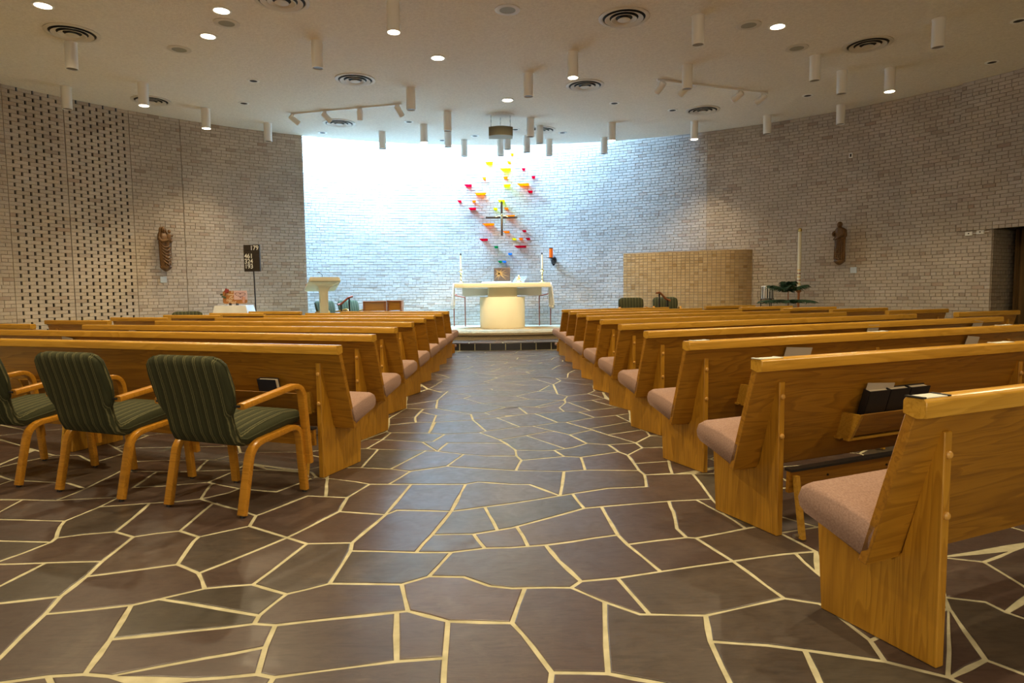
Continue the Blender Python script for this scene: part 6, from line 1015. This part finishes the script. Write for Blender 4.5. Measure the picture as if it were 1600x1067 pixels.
for px, py, lab in ((381, 161, 'small unlit recessed light near the left wall'), (396, 126, 'small unlit recessed light left of the left vent'), (504, 207, 'small unlit recessed light at the ceiling edge on the left'), (639, 190, 'small unlit recessed light right of the left track'), (742, 212, 'small unlit recessed light left of the hanging loudspeaker'), (960, 161, 'small unlit recessed light right of the centre vent'), (1051, 172, 'small unlit recessed light left of the right vent'),
                    (805, 202, 'small unlit recessed light just right of the hanging loudspeaker'), (879, 207, 'small unlit recessed light right of the far vent'), (691, 219, 'small unlit recessed light behind the pair of cylinders'), (1262, 149, 'small unlit recessed light near the right wall'), (1550, 97, 'small unlit recessed light at the right wall corner'), (1592, 32, 'small unlit recessed light at the top right edge')): grille(px, py, .105, lab, 'small unlit recessed lights', 'recessed_light', M['dark'])
# spotlight tracks
TGT = Vector((A0, AY-.1, 1.15))
for (x0, y0), (x1, y1), heads, lab in (((455, 177), (627, 161.5), ((462, 178, (.55, .25)), (511, 173, (.55, .35)), (564, 168.5, (-.05, -.1)), (624, 162.5, (.35, .45))), 'white ceiling track with four spotlights on the left'), ((1027, 123.5), (1199, 144.5), ((1031, 125, (-.35, .5)), (1067, 130, (-.5, .6)), (1152, 139.5, (-.5, .4)), (1189, 143.5, (-.45, .45))), 'white ceiling track with four spotlights on the right')):
    a = atz(x0, y0, H); b = atz(x1, y1, H); t = thing('spotlight_track', lab, 'track light', a, 0, 'spotlight tracks'); d = b-a; an = atan2(d.y, d.x)
    MB().box(0, d.length, -.018, .018, -.030, 0, Matrix.Rotation(an, 4, 'Z')).obj('rail', M['white_paint'], t, bevel=.002, segs=1)
    mid = d*.53; MB().box(-.05, .05, -.022, .022, -.036, 0, Matrix.Translation(mid) @ Matrix.Rotation(an, 4, 'Z')).obj('feed_block', M['white_paint'], t)
    for hx, hy, lean in heads:
        p = atz(hx, hy, H)-a; pm = d*((p.x*d.x+p.y*d.y)/d.length_squared); hp = pm+Vector((0, 0, -.13))
        dirv = (TGT-(a+hp)).normalized() if abs(lean[0]) > .2 else Vector((-.05, .25, -1)).normalized()
        Q = dirv.to_track_quat('-Z', 'Y').to_matrix().to_4x4(); hd = MB(); hd.lathe([(.02, .11), (.052, .095), (.056, .06), (.056, -.12), (.050, -.125), (.048, -.10)], 20, M=Matrix.Translation(hp) @ Q, cap=True); h = hd.obj('spot_head', M['white_paint'], t)
        MB().lathe([(.047, -.100), (.047, -.105)], 16, M=Matrix.Translation(hp) @ Q).obj('lens', M['lamp_glow'], h)
        MB().tube([pm+Vector((0, 0, -.03)), pm+Vector((0, 0, -.06))], .016, 8, Vector((0, 1, 0))).obj('stem', M['white_paint'], h)
        for s in (-1, 1):
            o_ = Q @ Vector((s*.062, 0, .02)); MB().tube([pm+Vector((0, 0, -.06)), pm+Vector((o_.x*.9, o_.y*.9, -.085)), hp+Vector(o_[:3])], .006, 6).obj('yoke', M['white_paint'], h)
        l = spot(t, tuple(hp+dirv*.15), 330 if abs(lean[0]) > .2 else 90, .42, .6, .03); l.rotation_euler = dirv.to_track_quat('-Z', 'Y').to_euler()
# hanging loudspeaker
SY = atz(782, 181, H).y; a = aty(763.5, 200, SY); b = aty(801, 214, SY); zc = a.z; t = thing('hanging_loudspeaker', 'tan curved-front loudspeaker hung on chains below the ceiling', 'loudspeaker', ((a.x+b.x)/2, SY, b.z), 0); hw = (b.x-a.x)/2; hh = zc-b.z
front = [(-hw+2*hw*k/12, -.10-.10*(1-((k-6)/6)**2)) for k in range(13)]; pl = front+[(hw, .18), (-hw, .18)]
MB().prism(pl, 0, hh, lambda q, p: (p[0], p[1], q)).obj('cabinet', M['speaker_body'], t)
mb = MB(); vs = [(x, y-.006, z) for z in (.005, hh-.012) for x, y in front]; mb.add(vs, [(k, k+1, k+14, k+13) for k in range(12)]); o = mb.obj('grille_cloth', M['speaker_cloth'], t); m = o.modifiers.new('thick', 'SOLIDIFY'); m.thickness = .005
for x, y in ((-hw+.05, -.05), (0, .12), (hw-.05, -.05)):
    ch = MB(); z = hh; k = 0
    while z < H-b.z-.02:
        ch.tube([(x, y, z), (x, y, z+.05)], .005 if k % 2 else .009, 6, Vector((0, 1, 0))); z += .05; k += 1
    ch.obj('hanging_chain', M['steel'], t)
MB().lathe([(.30, 0), (.30, -.006)], 28, (0, 0, H-b.z-.001)).obj('ceiling_plate', M['ceiling'], t)
